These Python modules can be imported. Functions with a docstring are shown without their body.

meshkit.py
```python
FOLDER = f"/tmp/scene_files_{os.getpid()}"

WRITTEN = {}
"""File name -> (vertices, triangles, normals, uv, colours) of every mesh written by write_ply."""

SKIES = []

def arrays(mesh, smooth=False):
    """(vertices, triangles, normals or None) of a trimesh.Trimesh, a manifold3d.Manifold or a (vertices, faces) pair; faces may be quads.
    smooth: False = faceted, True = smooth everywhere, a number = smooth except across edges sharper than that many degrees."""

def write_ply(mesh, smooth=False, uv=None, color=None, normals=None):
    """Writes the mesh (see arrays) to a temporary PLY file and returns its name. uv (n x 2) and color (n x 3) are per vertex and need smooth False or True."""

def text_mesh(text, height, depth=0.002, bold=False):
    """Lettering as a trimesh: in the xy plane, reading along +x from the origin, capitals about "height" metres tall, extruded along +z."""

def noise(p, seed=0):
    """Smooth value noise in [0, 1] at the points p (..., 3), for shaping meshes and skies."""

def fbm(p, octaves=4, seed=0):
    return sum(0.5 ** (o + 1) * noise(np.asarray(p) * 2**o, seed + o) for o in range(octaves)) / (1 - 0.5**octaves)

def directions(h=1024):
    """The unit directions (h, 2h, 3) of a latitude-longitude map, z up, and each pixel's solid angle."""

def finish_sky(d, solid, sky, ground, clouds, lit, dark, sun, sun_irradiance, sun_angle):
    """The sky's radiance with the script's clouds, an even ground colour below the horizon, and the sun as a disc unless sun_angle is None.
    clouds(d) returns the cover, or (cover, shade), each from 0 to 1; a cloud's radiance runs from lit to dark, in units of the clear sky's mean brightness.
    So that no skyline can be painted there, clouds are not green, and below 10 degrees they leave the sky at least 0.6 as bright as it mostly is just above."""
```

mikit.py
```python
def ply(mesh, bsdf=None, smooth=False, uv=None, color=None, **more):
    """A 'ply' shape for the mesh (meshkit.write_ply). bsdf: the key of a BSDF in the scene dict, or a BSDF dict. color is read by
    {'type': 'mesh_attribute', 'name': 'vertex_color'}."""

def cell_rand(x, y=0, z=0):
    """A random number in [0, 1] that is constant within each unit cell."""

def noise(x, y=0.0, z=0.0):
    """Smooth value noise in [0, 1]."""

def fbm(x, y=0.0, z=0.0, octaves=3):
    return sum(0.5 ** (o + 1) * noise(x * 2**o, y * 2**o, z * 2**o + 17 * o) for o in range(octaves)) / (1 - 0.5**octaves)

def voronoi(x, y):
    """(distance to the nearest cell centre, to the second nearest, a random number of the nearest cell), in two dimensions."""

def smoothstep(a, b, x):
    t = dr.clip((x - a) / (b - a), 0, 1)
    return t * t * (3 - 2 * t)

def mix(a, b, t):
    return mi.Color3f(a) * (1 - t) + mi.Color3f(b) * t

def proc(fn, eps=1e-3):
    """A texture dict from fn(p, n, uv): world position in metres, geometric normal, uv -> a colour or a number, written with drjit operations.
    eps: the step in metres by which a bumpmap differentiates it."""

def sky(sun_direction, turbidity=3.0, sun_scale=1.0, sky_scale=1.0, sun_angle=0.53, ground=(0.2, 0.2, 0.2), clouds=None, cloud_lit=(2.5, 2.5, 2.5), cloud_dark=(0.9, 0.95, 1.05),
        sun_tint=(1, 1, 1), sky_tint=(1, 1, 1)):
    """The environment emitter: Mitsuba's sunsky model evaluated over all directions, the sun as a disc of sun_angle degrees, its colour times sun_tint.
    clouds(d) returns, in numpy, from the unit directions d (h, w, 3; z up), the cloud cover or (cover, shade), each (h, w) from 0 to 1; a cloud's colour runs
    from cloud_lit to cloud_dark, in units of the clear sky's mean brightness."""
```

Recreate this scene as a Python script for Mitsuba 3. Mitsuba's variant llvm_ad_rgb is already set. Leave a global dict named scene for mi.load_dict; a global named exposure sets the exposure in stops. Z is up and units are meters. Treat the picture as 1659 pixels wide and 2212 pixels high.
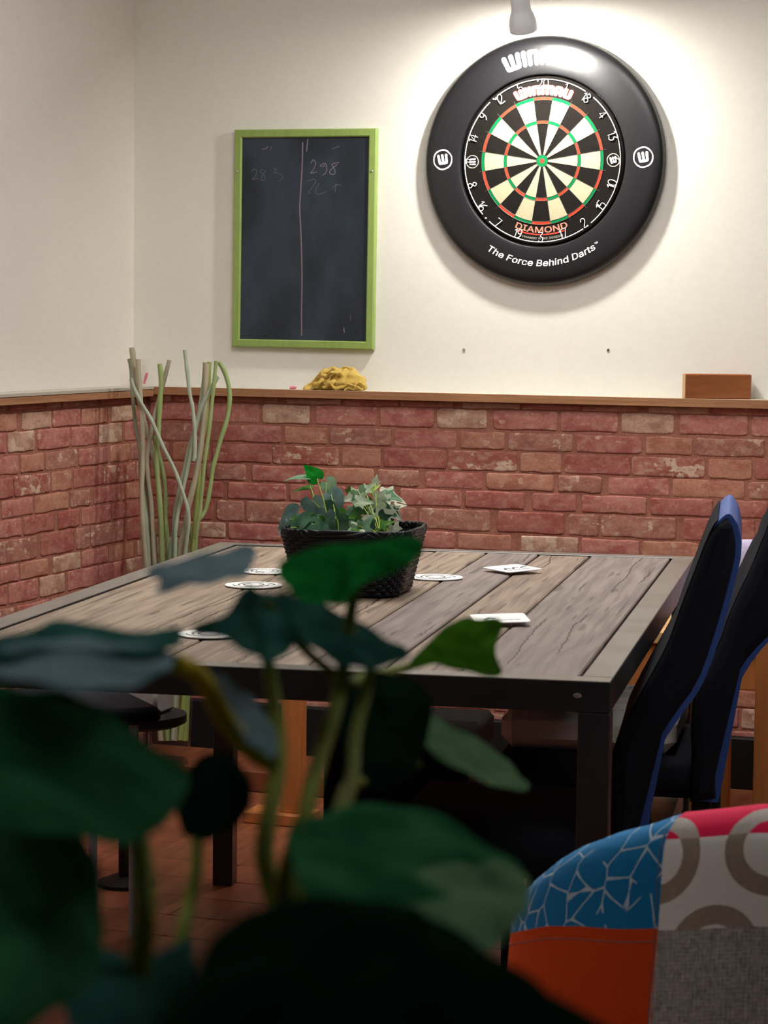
import math, random
import numpy as np, trimesh, mitsuba as mi, mikit, meshkit
import shapely.geometry as sg
from shapely import affinity, ops
from mikit import proc, noise, fbm, voronoi, smoothstep, mix
import drjit as dr

rnd = random.Random(7)
rng = np.random.default_rng(7)
scene, labels = {}, {}
T = mi.ScalarTransform4f

# ------------------------------------------------------------------ camera, light, exposure
F, CX, CY = 5100.0, 829.5, 1106.0            # focal length and centre in pixels of the 1659 x 2212 frame
PSI, PITCH, ROLL = math.radians(19.5), math.atan(415 / 5100), 0.0115
CAM = np.array([2.966, -6.195, 1.27])
FW = np.array([-math.sin(PSI) * math.cos(PITCH), math.cos(PSI) * math.cos(PITCH), -math.sin(PITCH)])
_r0 = np.array([math.cos(PSI), math.sin(PSI), 0.0]); _u0 = np.cross(_r0, FW)
RT = _r0 * math.cos(ROLL) + _u0 * math.sin(ROLL)
UP = -_r0 * math.sin(ROLL) + _u0 * math.cos(ROLL)
scene['camera'] = {'type': 'thinlens', 'fov': math.degrees(2 * math.atan(829.5 / F)), 'fov_axis': 'x',
                   'aperture_radius': 0.0021, 'focus_distance': 5.6, 'near_clip': 0.05, 'far_clip': 100.0,
                   'to_world': T().look_at(origin=CAM.tolist(), target=(CAM + FW).tolist(), up=UP.tolist())}
exposure = 0.0
LAMP_POWER = 1200.0          # spot lamp over the dartboard
FILL_PANELS = [(1.55, -1.75, 8.6, 0.6, 0.6), (3.6, -3.2, 6.0, 0.5, 0.6), (1.5, -5.2, 2.6, 0.5, 0.6)]   # unseen ceiling panels added as fill light: x, y, radiance, half sizes


def ray(x, y):
    d = FW * F + RT * (x - CX) - UP * (y - CY)
    return d / F


def on(x, y, n, c):
    n = np.asarray(n, float); d = ray(x, y)
    return CAM + d * ((c - n @ CAM) / (n @ d))


def at(x, y, z):
    return CAM + ray(x, y) * z


# ------------------------------------------------------------------ helpers
def numbered(key):
    if key not in scene and key not in used:
        used.add(key); return key
    k = 1
    while f'{key}_{k:03d}' in used or f'{key}_{k:03d}' in scene:
        k += 1
    used.add(f'{key}_{k:03d}')
    return f'{key}_{k:03d}'


used = set()


def thing(name, label, cat, group=None):
    key = numbered(name)
    labels[key] = {'label': label, 'category': cat}
    if group: labels[key]['group'] = group
    return key


def put(name, mesh, bsdf, parent=None, smooth=False, label=None, kind=None, **more):
    key = numbered((parent + '__' if parent else '') + name)
    if mesh.is_watertight and mesh.volume < 0: mesh = mesh.copy(); mesh.invert()
    scene[key] = mikit.ply(mesh, bsdf, smooth=smooth, **more)
    if label or kind:
        labels[key] = {}
        if label: labels[key]['label'] = label
        if kind: labels[key]['kind'] = kind
    return key


def struct(name, mesh, bsdf, label, smooth=False):
    scene[name] = mikit.ply(mesh, bsdf, smooth=smooth); used.add(name)
    labels[name] = {'label': label, 'kind': 'structure'}


def box(x0, x1, y0, y1, z0, z1):
    m = trimesh.creation.box((x1 - x0, y1 - y0, z1 - z0))
    m.apply_translation(((x0 + x1) / 2, (y0 + y1) / 2, (z0 + z1) / 2))
    return m


def rbox(x0, x1, y0, y1, z0, z1, c=0.003):
    """a box with chamfered edges"""
    pts = []
    for sx in (0, 1):
        for sy in (0, 1):
            for sz in (0, 1):
                p = np.array([(x0, x1)[sx], (y0, y1)[sy], (z0, z1)[sz]])
                s = np.array([c * (1 - 2 * sx), c * (1 - 2 * sy), c * (1 - 2 * sz)])
                for k in range(3):
                    q = p + s; q[k] = p[k]; pts.append(q)
    return trimesh.convex.convex_hull(np.array(pts))


def cat(ms):
    return trimesh.util.concatenate([m for m in ms if m is not None])


def spline(pts, n, closed=False):
    p = np.asarray(pts, float); k = len(p)
    out = []
    segs = k if closed else k - 1
    for t in np.linspace(0, segs, n, endpoint=not closed):
        i = min(int(t), segs - 1); f = t - i
        g = (lambda j: p[j % k]) if closed else (lambda j: p[min(max(j, 0), k - 1)])
        a, b, c, d = g(i - 1), g(i), g(i + 1), g(i + 2)
        out.append(0.5 * ((2 * b) + (c - a) * f + (2 * a - 5 * b + 4 * c - d) * f * f + (3 * b - a - 3 * c + d) * f ** 3))
    return np.array(out)


def tube(pts, r, sides=8, closed=False):
    p = np.asarray(pts, float); n = len(p)
    r = np.broadcast_to(np.asarray(r, float), (n,))
    if closed:
        tan = np.roll(p, -1, 0) - np.roll(p, 1, 0)
    else:
        tan = np.gradient(p, axis=0)
    tan /= np.linalg.norm(tan, axis=1, keepdims=True) + 1e-12
    ref = np.array([0.0, 0, 1]) if abs(tan[0][2]) < 0.9 else np.array([1.0, 0, 0])
    u = np.cross(tan[0], ref); u /= np.linalg.norm(u)
    vs, ang = [], np.arange(sides) * 2 * np.pi / sides
    for i in range(n):
        u = u - tan[i] * (u @ tan[i]); u /= np.linalg.norm(u) + 1e-12
        w = np.cross(tan[i], u)
        vs.append(p[i] + r[i] * (np.cos(ang)[:, None] * u + np.sin(ang)[:, None] * w))
    v = np.vstack(vs); f = []
    for i in range(n if closed else n - 1):
        j = (i + 1) % n
        for k in range(sides):
            a, b = i * sides + k, i * sides + (k + 1) % sides
            c, d = j * sides + k, j * sides + (k + 1) % sides
            f += [[a, b, d], [a, d, c]]
    if not closed:
        v = np.vstack([v, p[0], p[-1]]); a, b = n * sides, n * sides + 1
        for k in range(sides):
            f += [[a, (k + 1) % sides, k], [b, (n - 1) * sides + k, (n - 1) * sides + (k + 1) % sides]]
    m = trimesh.Trimesh(v, f, process=False)
    return m


def lathe(profile, n=48):
    """profile: (r, z) list, revolved about z"""
    pr = np.asarray(profile, float); k = len(pr)
    ang = np.arange(n) * 2 * np.pi / n
    v = np.array([[r * math.cos(a), r * math.sin(a), z] for a in ang for r, z in pr])
    f = []
    for i in range(n):
        j = (i + 1) % n
        for q in range(k - 1):
            a, b, c, d = i * k + q, j * k + q, j * k + q + 1, i * k + q + 1
            f += [[a, b, c], [a, c, d]]
    return trimesh.Trimesh(v, f, process=False)


def extrude(poly, h):
    ps = getattr(poly, 'geoms', [poly])
    return cat([trimesh.creation.extrude_polygon(g, h, engine='earcut') for g in ps if g.area > 1e-12])


def xform(m, M):
    m = m.copy(); m.apply_transform(M); return m


def frame(o, ex, ey, ez):
    M = np.eye(4); M[:3, 0], M[:3, 1], M[:3, 2], M[:3, 3] = ex, ey, ez, o
    return M


def unit(v):
    v = np.asarray(v, float); return v / np.linalg.norm(v)


# ------------------------------------------------------------------ materials
def srgb(*c):
    return [((x / 255 + 0.055) / 1.055) ** 2.4 if x > 10 else x / 255 / 12.92 for x in c]


def rgb(c):
    return {'type': 'rgb', 'value': [float(x) for x in c]}


def mat(name, color=None, rough=0.5, metal=0.0, spec=0.5, fn=None, sheen=0.0, kind='principled', **more):
    base = proc(fn) if fn else rgb(color)
    if kind == 'diffuse':
        b = {'type': 'diffuse', 'reflectance': base}
    else:
        b = {'type': 'principled', 'base_color': base, 'roughness': rough, 'metallic': metal, 'specular': spec, **more}
        if sheen: b['sheen'] = sheen
    scene[name] = {'type': 'twosided', 'bsdf': b}


def C(*c):
    return mi.Color3f(*srgb(*c))


def plaster_fn(tone):
    def fn(p, n, uv):
        a = fbm(p.x * 3 + 5, p.y * 3, p.z * 3, 3); b = noise(p.x * 90, p.y * 90, p.z * 90)
        c = C(*tone) * (0.95 + 0.07 * a + 0.03 * b)
        # old scuffs above the lamp and a few pinhole marks
        d = dr.sqrt(dr.square(p.x - 1.245) + dr.square((p.z - 2.155) * 2.2))
        stain = smoothstep(0.075, 0.01, d) * smoothstep(0.48, 0.7, fbm(p.x * 70, p.z * 70, 2.0, 3)) * dr.select(p.y > -0.05, 1.0, 0.0)
        c = mix(c, C(120, 105, 80), stain * 0.8)
        h = noise((p.x - p.y) * 26, p.z * 26, 7.0)
        return mix(c, C(175, 168, 158), smoothstep(0.955, 0.975, h) * 0.08)
    return fn


mat('mat_plaster_back', fn=plaster_fn((228, 226, 217)), rough=0.75, spec=0.25)
mat('mat_plaster_left', fn=plaster_fn((226, 219, 213)), rough=0.75, spec=0.25)
mat('mat_ceiling', srgb(215, 212, 205), kind='diffuse')
mat('mat_wall_far', srgb(104, 100, 96), kind='diffuse')


def brick_fn(base, dark, light, amount, scale=1.0, seed=0.0):
    def fn(p, n, uv):
        s = p.x - p.y
        a = fbm(s * 26 + seed, p.z * 40, seed, 3); b = noise(s * 300, p.z * 300, seed)
        c = mix(C(*base), C(*dark), smoothstep(0.35, 0.75, a)) * (0.86 + 0.28 * b)
        g = fbm(s * 38 * scale + 3.1 + seed, p.z * 55 * scale, 4.0 + seed, 3)
        w = smoothstep(amount, amount + 0.07, g + .10 * (noise(s * 210, p.z * 210, 9.0) - .5)) * (0.45 + 0.4 * noise(s * 160, p.z * 160, 9.0))
        w = dr.maximum(w, .30 * smoothstep(.45, .8, fbm(s * 70 + seed, p.z * 110, 6.0, 3)))
        return mix(c, C(*light), w)
    return fn


BR = ['mat_brick_rose', 'mat_brick_deep', 'mat_brick_orange', 'mat_brick_pale', 'mat_brick_splash', 'mat_brick_grey']
mat(BR[0], fn=brick_fn((186, 124, 114), (168, 100, 94), (214, 180, 160), 0.76), kind='diffuse')
mat(BR[1], fn=brick_fn((172, 110, 101), (160, 92, 85), (206, 164, 146), 0.78, 1, 5.0), kind='diffuse')
mat(BR[2], fn=brick_fn((186, 132, 112), (172, 114, 96), (210, 174, 150), 0.76, 1, 9.0), kind='diffuse')
mat(BR[3], fn=brick_fn((196, 158, 138), (168, 126, 110), (216, 194, 170), 0.60, 0.8, 2.0), kind='diffuse')
mat(BR[4], fn=brick_fn((174, 112, 100), (162, 96, 86), (226, 206, 180), 0.60, 0.9, 7.0), kind='diffuse')
mat(BR[5], fn=brick_fn((174, 122, 108), (158, 106, 94), (216, 190, 168), 0.70, 1.2, 3.0), kind='diffuse')


def mortar_fn(p, n, uv):
    s = p.x - p.y
    return mix(C(172, 118, 102), C(152, 100, 86), fbm(s * 50, p.z * 50, 1.0, 3)) * (0.85 + 0.3 * noise(s * 260, p.z * 260, 2.0))


mat('mat_mortar', fn=mortar_fn, kind='diffuse')


def ledge_fn(p, n, uv):
    s = p.x - p.y
    return mix(C(176, 128, 92), C(142, 98, 66), fbm(s * 5, p.z * 160, 3.0, 3)) * (0.9 + 0.2 * noise(s * 40, p.z * 400, 1.0))


mat('mat_ledge', fn=ledge_fn, rough=0.5)
mat('mat_ledge_top', srgb(178, 172, 158), rough=0.5)


def floor_fn(p, n, uv):
    g = fbm(p.x * 60, p.y * 5, 1.0, 3)
    return mix(C(148, 88, 60), C(112, 62, 44), g) * (0.85 + 0.3 * noise(p.x * 9, p.y * 1.5, 4.0))


mat('mat_floor', fn=floor_fn, rough=0.35)
mat('mat_floor_dark', fn=lambda p, n, uv: floor_fn(p, n, uv) * 0.82, rough=0.35)
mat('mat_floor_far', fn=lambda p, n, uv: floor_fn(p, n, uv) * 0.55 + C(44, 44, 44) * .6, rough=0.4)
mat('mat_gap', srgb(40, 22, 16), kind='diffuse')

A84 = math.radians(8.4)
TE = np.array([math.cos(A84), math.sin(A84), 0]); TD = np.array([-math.sin(A84), math.cos(A84), 0])
TO = np.array([2.177, -3.012, 0.0])            # table's near right corner
TABZ = 0.77


def tab(a, b, z=0.0):
    return TO + TE * a + TD * b + np.array([0, 0, z])


TABM = frame(TO, TE, TD, np.array([0, 0, 1.0]))


def plank_fn(light, dark, seed):
    def fn(p, n, uv):
        dx, dy = p.x - float(TO[0]), p.y - float(TO[1])
        v = dx * float(TE[0]) + dy * float(TE[1]); u = dx * float(TD[0]) + dy * float(TD[1])
        w = (fbm(u * 4 + seed, v * 8, 1.0, 2) - 0.5) * 0.02
        g = fbm((v + w) * 130 + seed, u * 5, seed, 3)
        c = mix(C(*light), C(*dark), smoothstep(0.25, 0.8, g))
        c = c * (0.82 + 0.3 * fbm(u * 7, v * 22, 6.0 + seed, 3))
        cell = dr.floor(v / .047); rr = mikit.cell_rand(cell, seed, 1.0)
        k = dr.abs(v / .047 - cell - .25 - .5 * rr + (noise(u * 5, cell * 3.1, seed) - .5) * .4 + (noise(u * 60, cell * 3.1, seed) - .5) * .08) * .047
        crack = smoothstep(0.0026, 0.0008, k) * smoothstep(0.56, 0.70, noise(u * 3.2 + cell * 7.7, cell * 1.3, 8.0 + seed))
        knot = smoothstep(0.86, 0.90, noise(u * 7, v * 120, 5.0 + seed))
        return mix(c, C(56, 46, 40), dr.minimum(crack * 0.85 + knot * 0.5, 1.0))
    return fn


PL = ['mat_plank_tan', 'mat_plank_grey', 'mat_plank_brown']
mat(PL[0], fn=plank_fn((158, 140, 122), (130, 112, 98), 1.0), rough=0.55, spec=0.35)
mat(PL[1], fn=plank_fn((134, 121, 115), (114, 101, 97), 4.0), rough=0.5, spec=0.4)
mat(PL[2], fn=plank_fn((144, 126, 111), (119, 101, 90), 8.0), rough=0.55, spec=0.35)


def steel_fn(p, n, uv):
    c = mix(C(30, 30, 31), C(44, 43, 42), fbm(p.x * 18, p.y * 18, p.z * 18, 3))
    top_tone = smoothstep(TABZ - .0012, TABZ - .0004, p.z) * (.8 + .2 * smoothstep(.2, .6, fbm(p.x * 9, p.y * 9, 3.0, 3)))   # lighter taupe on the top faces
    return mix(c, C(112, 107, 100), top_tone)


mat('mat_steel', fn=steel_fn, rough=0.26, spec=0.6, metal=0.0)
mat('mat_black', srgb(18, 19, 21), rough=0.6, spec=0.3)
mat('mat_black_fabric', srgb(20, 23, 32), rough=0.85, spec=0.15, sheen=0.35)
mat('mat_blue_fabric', srgb(50, 84, 156), rough=0.5, spec=0.35, sheen=0.8)
mat('mat_surround', fn=lambda p, n, uv: C(29, 29, 32) * (0.9 + 0.2 * noise(p.x * 700, p.z * 700, 1.0)), rough=0.33, spec=0.5)
mat('mat_print_white', srgb(238, 238, 236), rough=0.5)
mat('mat_print_grey', srgb(150, 148, 140), rough=0.5)
mat('mat_print_red', srgb(214, 58, 44), rough=0.6)
mat('mat_print_pink', srgb(226, 130, 110), rough=0.6)
sisal = lambda c, k=0.12: (lambda p, n, uv: C(*c) * (1 - k + 2 * k * noise(p.x * 500, p.z * 500, 1.0)))
mat('mat_sisal_black', fn=sisal((25, 22, 20)), rough=0.9, spec=0.1)
mat('mat_sisal_cream', fn=sisal((170, 162, 134), 0.05), rough=0.9, spec=0.1)
mat('mat_sisal_red', fn=sisal((208, 62, 42), 0.06), rough=0.9, spec=0.1)
mat('mat_sisal_green', fn=sisal((10, 112, 62), 0.06), rough=0.9, spec=0.1)
mat('mat_wire', srgb(120, 118, 112), rough=0.35, metal=0.7)
mat('mat_wire_white', srgb(232, 232, 230), rough=0.4)
mat('mat_lamp_grey', srgb(205, 207, 210), rough=0.35, metal=0.0)
mat('mat_green_frame', fn=lambda p, n, uv: C(140, 164, 86) * (0.94 + 0.12 * noise(p.x * 120, p.z * 30, 2.0)), rough=0.45)


def slate_fn(p, n, uv):
    s = fbm(p.x * 9, p.z * 5, 2.0, 3)
    return mix(C(30, 38, 48), C(44, 56, 70), smoothstep(0.35, 0.75, s)) * (0.92 + 0.16 * noise(p.x * 140, p.z * 60, 1.0))


mat('mat_slate', fn=slate_fn, rough=0.45, spec=0.45)
mat('mat_chalk', srgb(126, 114, 122), kind='diffuse')
mat('mat_chalk_faint', srgb(92, 90, 100), kind='diffuse')
mat('mat_chalk_pink', srgb(222, 130, 150), kind='diffuse')
mat('mat_screw', srgb(190, 190, 185), rough=0.3, metal=0.8)
mat('mat_stool_leg', srgb(176, 182, 194), rough=0.3)
mat('mat_plug', srgb(150, 146, 138), rough=0.6)
mat('mat_cloth', fn=lambda p, n, uv: C(196, 166, 88) * (0.9 + 0.2 * noise(p.x * 900, p.y * 900, p.z * 900)), rough=0.9, spec=0.1, sheen=0.4)
mat('mat_block', fn=lambda p, n, uv: mix(C(166, 100, 54), C(128, 72, 38), fbm(p.x * 12, p.y * 20, p.z * 70, 3)), rough=0.45)
mat('mat_block_end', srgb(190, 150, 112), rough=0.6)
mat('mat_oak', fn=lambda p, n, uv: mix(C(196, 128, 70), C(158, 92, 46), fbm(p.x * 45, p.y * 45, p.z * 5, 3)), rough=0.45)
mat('mat_oak_pale', fn=lambda p, n, uv: mix(C(226, 186, 132), C(200, 152, 98), fbm(p.x * 8, p.y * 60, p.z * 60, 3)), rough=0.45)
scene['mat_glass'] = {'type': 'thindielectric', 'int_ior': 1.35, 'specular_transmittance': rgb((0.90, 0.94, 0.92))}
scene['mat_clear'] = {'type': 'thindielectric', 'int_ior': 1.4}
RD = ['mat_reed_sage', 'mat_reed_green', 'mat_reed_tan', 'mat_reed_lime']
for k, (c, d) in enumerate([((176, 186, 162), (156, 168, 146)), ((158, 174, 116), (134, 154, 92)), ((184, 176, 150), (160, 150, 126)), ((168, 178, 98), (140, 154, 82))]):
    mat(RD[k], fn=(lambda c, d, k: (lambda p, n, uv: mix(C(*c), C(*d), fbm(p.x * 90, p.y * 90, p.z * 7 + k, 3))))(c, d, k), rough=0.6)
mat('mat_wicker', srgb(9, 13, 17), rough=0.42, spec=0.3)
mat('mat_soil', srgb(40, 30, 24), kind='diffuse')


def leafmat(name, c, d, rough=0.42, trans=0.7, vein=None):
    def fn(p, n, uv):
        a = fbm(p.x * 60, p.y * 60, p.z * 60, 3)
        return mix(C(*c), C(*d), smoothstep(0.3, 0.7, a))
    scene[name] = {'type': 'principledthin', 'base_color': proc(fn), 'roughness': rough, 'diff_trans': trans, 'eta': 1.35, 'spec_trans': 0.0}


leafmat('mat_leaf_bright', (40, 150, 50), (24, 120, 40))
leafmat('mat_leaf_pale', (140, 172, 140), (112, 150, 118))
leafmat('mat_leaf_dark', (82, 116, 92), (58, 90, 70))
leafmat('mat_leaf_blue', (124, 150, 144), (96, 126, 122))
leafmat('mat_leaf_mid', (86, 128, 62), (62, 104, 50))
leafmat('mat_leaf_cream', (212, 222, 196), (150, 172, 140))
leafmat('mat_leaf_edge', (222, 226, 206), (190, 204, 176))
mat('mat_stem_lime', fn=lambda p, n, uv: mix(C(166, 188, 80), C(130, 156, 62), fbm(p.x * 60, p.y * 60, p.z * 60, 2)), rough=0.5)
# the big ivy in front
leafmat('mat_ivy_deep', (58, 122, 82), (36, 94, 58), 0.4)
leafmat('mat_ivy_green', (30, 134, 60), (20, 104, 44), 0.4)
leafmat('mat_ivy_teal', (66, 124, 114), (46, 98, 92), 0.38)
leafmat('mat_ivy_slate', (142, 174, 184), (108, 140, 154), 0.38)
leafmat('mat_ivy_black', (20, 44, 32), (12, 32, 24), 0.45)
leafmat('mat_ivy_grass', (66, 120, 26), (46, 92, 18), 0.45)
leafmat('mat_ivy_sage', (110, 150, 112), (84, 124, 92), 0.5)
mat('mat_ivy_stem', fn=lambda p, n, uv: mix(C(140, 156, 52), C(112, 130, 40), fbm(p.x * 60, p.y * 60, p.z * 60, 2)), rough=0.7, spec=0.15)
mat('mat_ivy_yellow', fn=lambda p, n, uv: mix(C(220, 206, 30), C(190, 176, 24), fbm(p.x * 60, p.y * 60, p.z * 60, 2)), rough=0.7, spec=0.15)

# ------------------------------------------------------------------ room shell
struct('floor', box(-0.1, 5.6, -9.0, 0.1, -0.12, -0.006), 'mat_gap', 'dark bed of the reddish brown wooden floor')
struct('ceiling', box(-0.1, 5.6, -9.0, 0.1, 2.62, 2.72), 'mat_ceiling', 'plain white ceiling')
struct('wall_back', box(-0.1, 5.6, 0.0, 0.1, 0.0, 2.62), 'mat_plaster_back', 'cream plaster wall carrying the dartboard and blackboard')
struct('wall_left', box(-0.1, 0.0, -9.0, 0.0, 0.0, 2.62), 'mat_plaster_left', 'pinkish white plaster side wall')
struct('wall_right', box(5.5, 5.6, -9.0, 0.0, 0.0, 2.62), 'mat_wall_far', 'brown painted wall')
struct('wall_front', box(-0.1, 5.6, -9.1, -9.0, 0.0, 2.62), 'mat_wall_far', 'brown painted wall')
# floor boards
k = 0
for i in range(18):
    y1 = -0.40 - i * 0.16
    x = -0.95 + (i * 0.47) % 0.9
    while x < 3.6:
        x1 = min(x + 1.25, 3.7)
        if x1 > 0.12:
            put('board', rbox(max(x, 0.1), x1 - 0.003, y1 - 0.157, y1, -0.006, 0.0, 0.0015), ('mat_floor', 'mat_floor_dark')[(k * 7 + i) % 3 == 0], 'floor')
        x = x1; k += 1
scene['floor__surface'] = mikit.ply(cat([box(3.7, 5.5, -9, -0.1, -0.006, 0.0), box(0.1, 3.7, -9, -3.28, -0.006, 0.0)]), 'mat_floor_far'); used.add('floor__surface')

# ------------------------------------------------------------------ brick dado
BF = 0.092                                       # brick face stands this far off the plaster
struct('trim_1', cat([box(0.11, 5.5, -0.11, 0.0, 1.060, 1.074)]), 'mat_ledge_top', 'narrow pale ledge on top of the brick wall')
put('edge', rbox(0.112, 5.5, -0.118, -0.108, 1.052, 1.0745, 0.001), 'mat_ledge', 'trim_1', label='brown wooden front edge')
struct('trim_2', box(0.0, 0.11, -6.0, 0.0, 1.060, 1.074), 'mat_ledge_top', 'narrow pale ledge along the side wall')
put('edge', rbox(0.108, 0.118, -6.0, -0.112, 1.047, 1.0665, 0.001), 'mat_ledge', 'trim_2', label='brown wooden front edge')
put('lip', rbox(0.108, 0.120, -6.0, -0.112, 1.0668, 1.0760, 0.001), 'mat_ledge_top', 'trim_2')
scene['wall_back__mortar'] = mikit.ply(box(0.0, 5.5, -BF + 0.004, 0.0, 0.0, 1.06), 'mat_mortar'); used.add('wall_back__mortar')
scene['wall_left__mortar'] = mikit.ply(box(0.0, BF - 0.004, -6.0, -BF + 0.004, 0.0, 1.06), 'mat_mortar'); used.add('wall_left__mortar')


def brick_mesh(s0, s1, z0, z1, to3, seed):
    """one brick: uneven chamfered face; to3 maps (along, out, z) to the world"""
    r = random.Random(seed)
    w, h = s1 - s0, z1 - z0
    j = lambda a: r.uniform(-a, a)
    cr = min(w, h) * 0.15
    out = []
    for cx, cz, sx, sz in ((s0, z0, 1, 1), (s1, z0, -1, 1), (s1, z1, -1, -1), (s0, z1, 1, -1)):
        q = cr * r.uniform(.6, 1.3)
        for a in (0, 30, 60, 90):
            a = math.radians(a)
            out.append((cx + sx * q * (1 - math.cos(a)) + j(.0009), cz + sz * q * (1 - math.sin(a)) + j(.0009)))
    # order: make the ring counter-clockwise
    c = np.array([(s0 + s1) / 2, (z0 + z1) / 2]); o = np.array(out)
    for q in (0, 1):                              # a few extra points on the long sides
        zz = (z0, z1)[q]
        for f in (.3, .55, .8):
            o = np.vstack([o, [s0 + w * f + j(.01), zz + j(.0022)]])
    ang = np.arctan2((o[:, 1] - c[1]) / h, (o[:, 0] - c[0]) / w); o = o[np.argsort(ang)]
    n = len(o)
    inner = c + (o - c) * (1 - 2 * 0.0035 / np.array([w, h]) * 1.2)
    tiltx, tilty = j(.0008), j(.0008)
    top = r.uniform(0.0022, 0.0038)
    v = []
    for p in o: v.append(to3(p[0], -0.001, p[1]))
    for p in o: v.append(to3(p[0], top * 0.6, p[1]))
    for p in inner: v.append(to3(p[0], top + tiltx * (p[0] - c[0]) / w + tilty * (p[1] - c[1]) / h, p[1]))
    v.append(to3(c[0], top + .0006, c[1]))
    f = []
    for i in range(n):
        k = (i + 1) % n
        for a in (0, n):
            f += [[a + i, a + k, a + n + k], [a + i, a + n + k, a + n + i]]
        f.append([2 * n + i, 2 * n + k, 3 * n])
    m = trimesh.Trimesh(np.array(v), f, process=False)
    return m


Z6 = lambda x, y: on(480 + x / 2.765, 840 + y / 2.765, (0, 1, 0), -BF)
PER = 0.5135
# rows of one repeat, as read along the wall: (bottom, top in zoom units near x=350), then bricks (x0, x1, material)
def zz(y): return float(Z6(350, y)[2])
ROWZ = [(zz(205), zz(95)), (zz(322), zz(224)), (zz(447), zz(338)), (zz(555), zz(460)), (zz(665), zz(568)), (zz(800), zz(678)), (zz(908), zz(815))]
def xs(lst, y): return [(float(Z6(a, y)[0]), float(Z6(b, y)[0]), m) for a, b, m in lst]
O = 1601
ROWS = [xs([(240, 520, 3), (556, 920, 0), (940, 1262, 0)], 150), xs([(372, 625, 2), (642, 1008, 5), (1030, 1397, 0)], 280),
        xs([(300, 692, 4), (712, 945, 2), (963, 1337, 1)], 400), xs([(175, 500, 0), (520, 905, 2), (928, 1172, 5)], 510),
        xs([(250 + O, 512 + O, 1), (545 + O, 932 + O, 0), (955 + O, 1330 + O, 1)], 620), xs([(42 + O, 442 + O, 1), (468 + O, 648 + O, 5), (664 + O, 1110 + O, 5)], 740),
        xs([(183 + O, 526 + O, 3), (545 + O, 892 + O, 0), (908 + O, 1245 + O, 2)], 860)]
PITCHZ = (ROWZ[0][0] - ROWZ[6][0]) / 6


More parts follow.
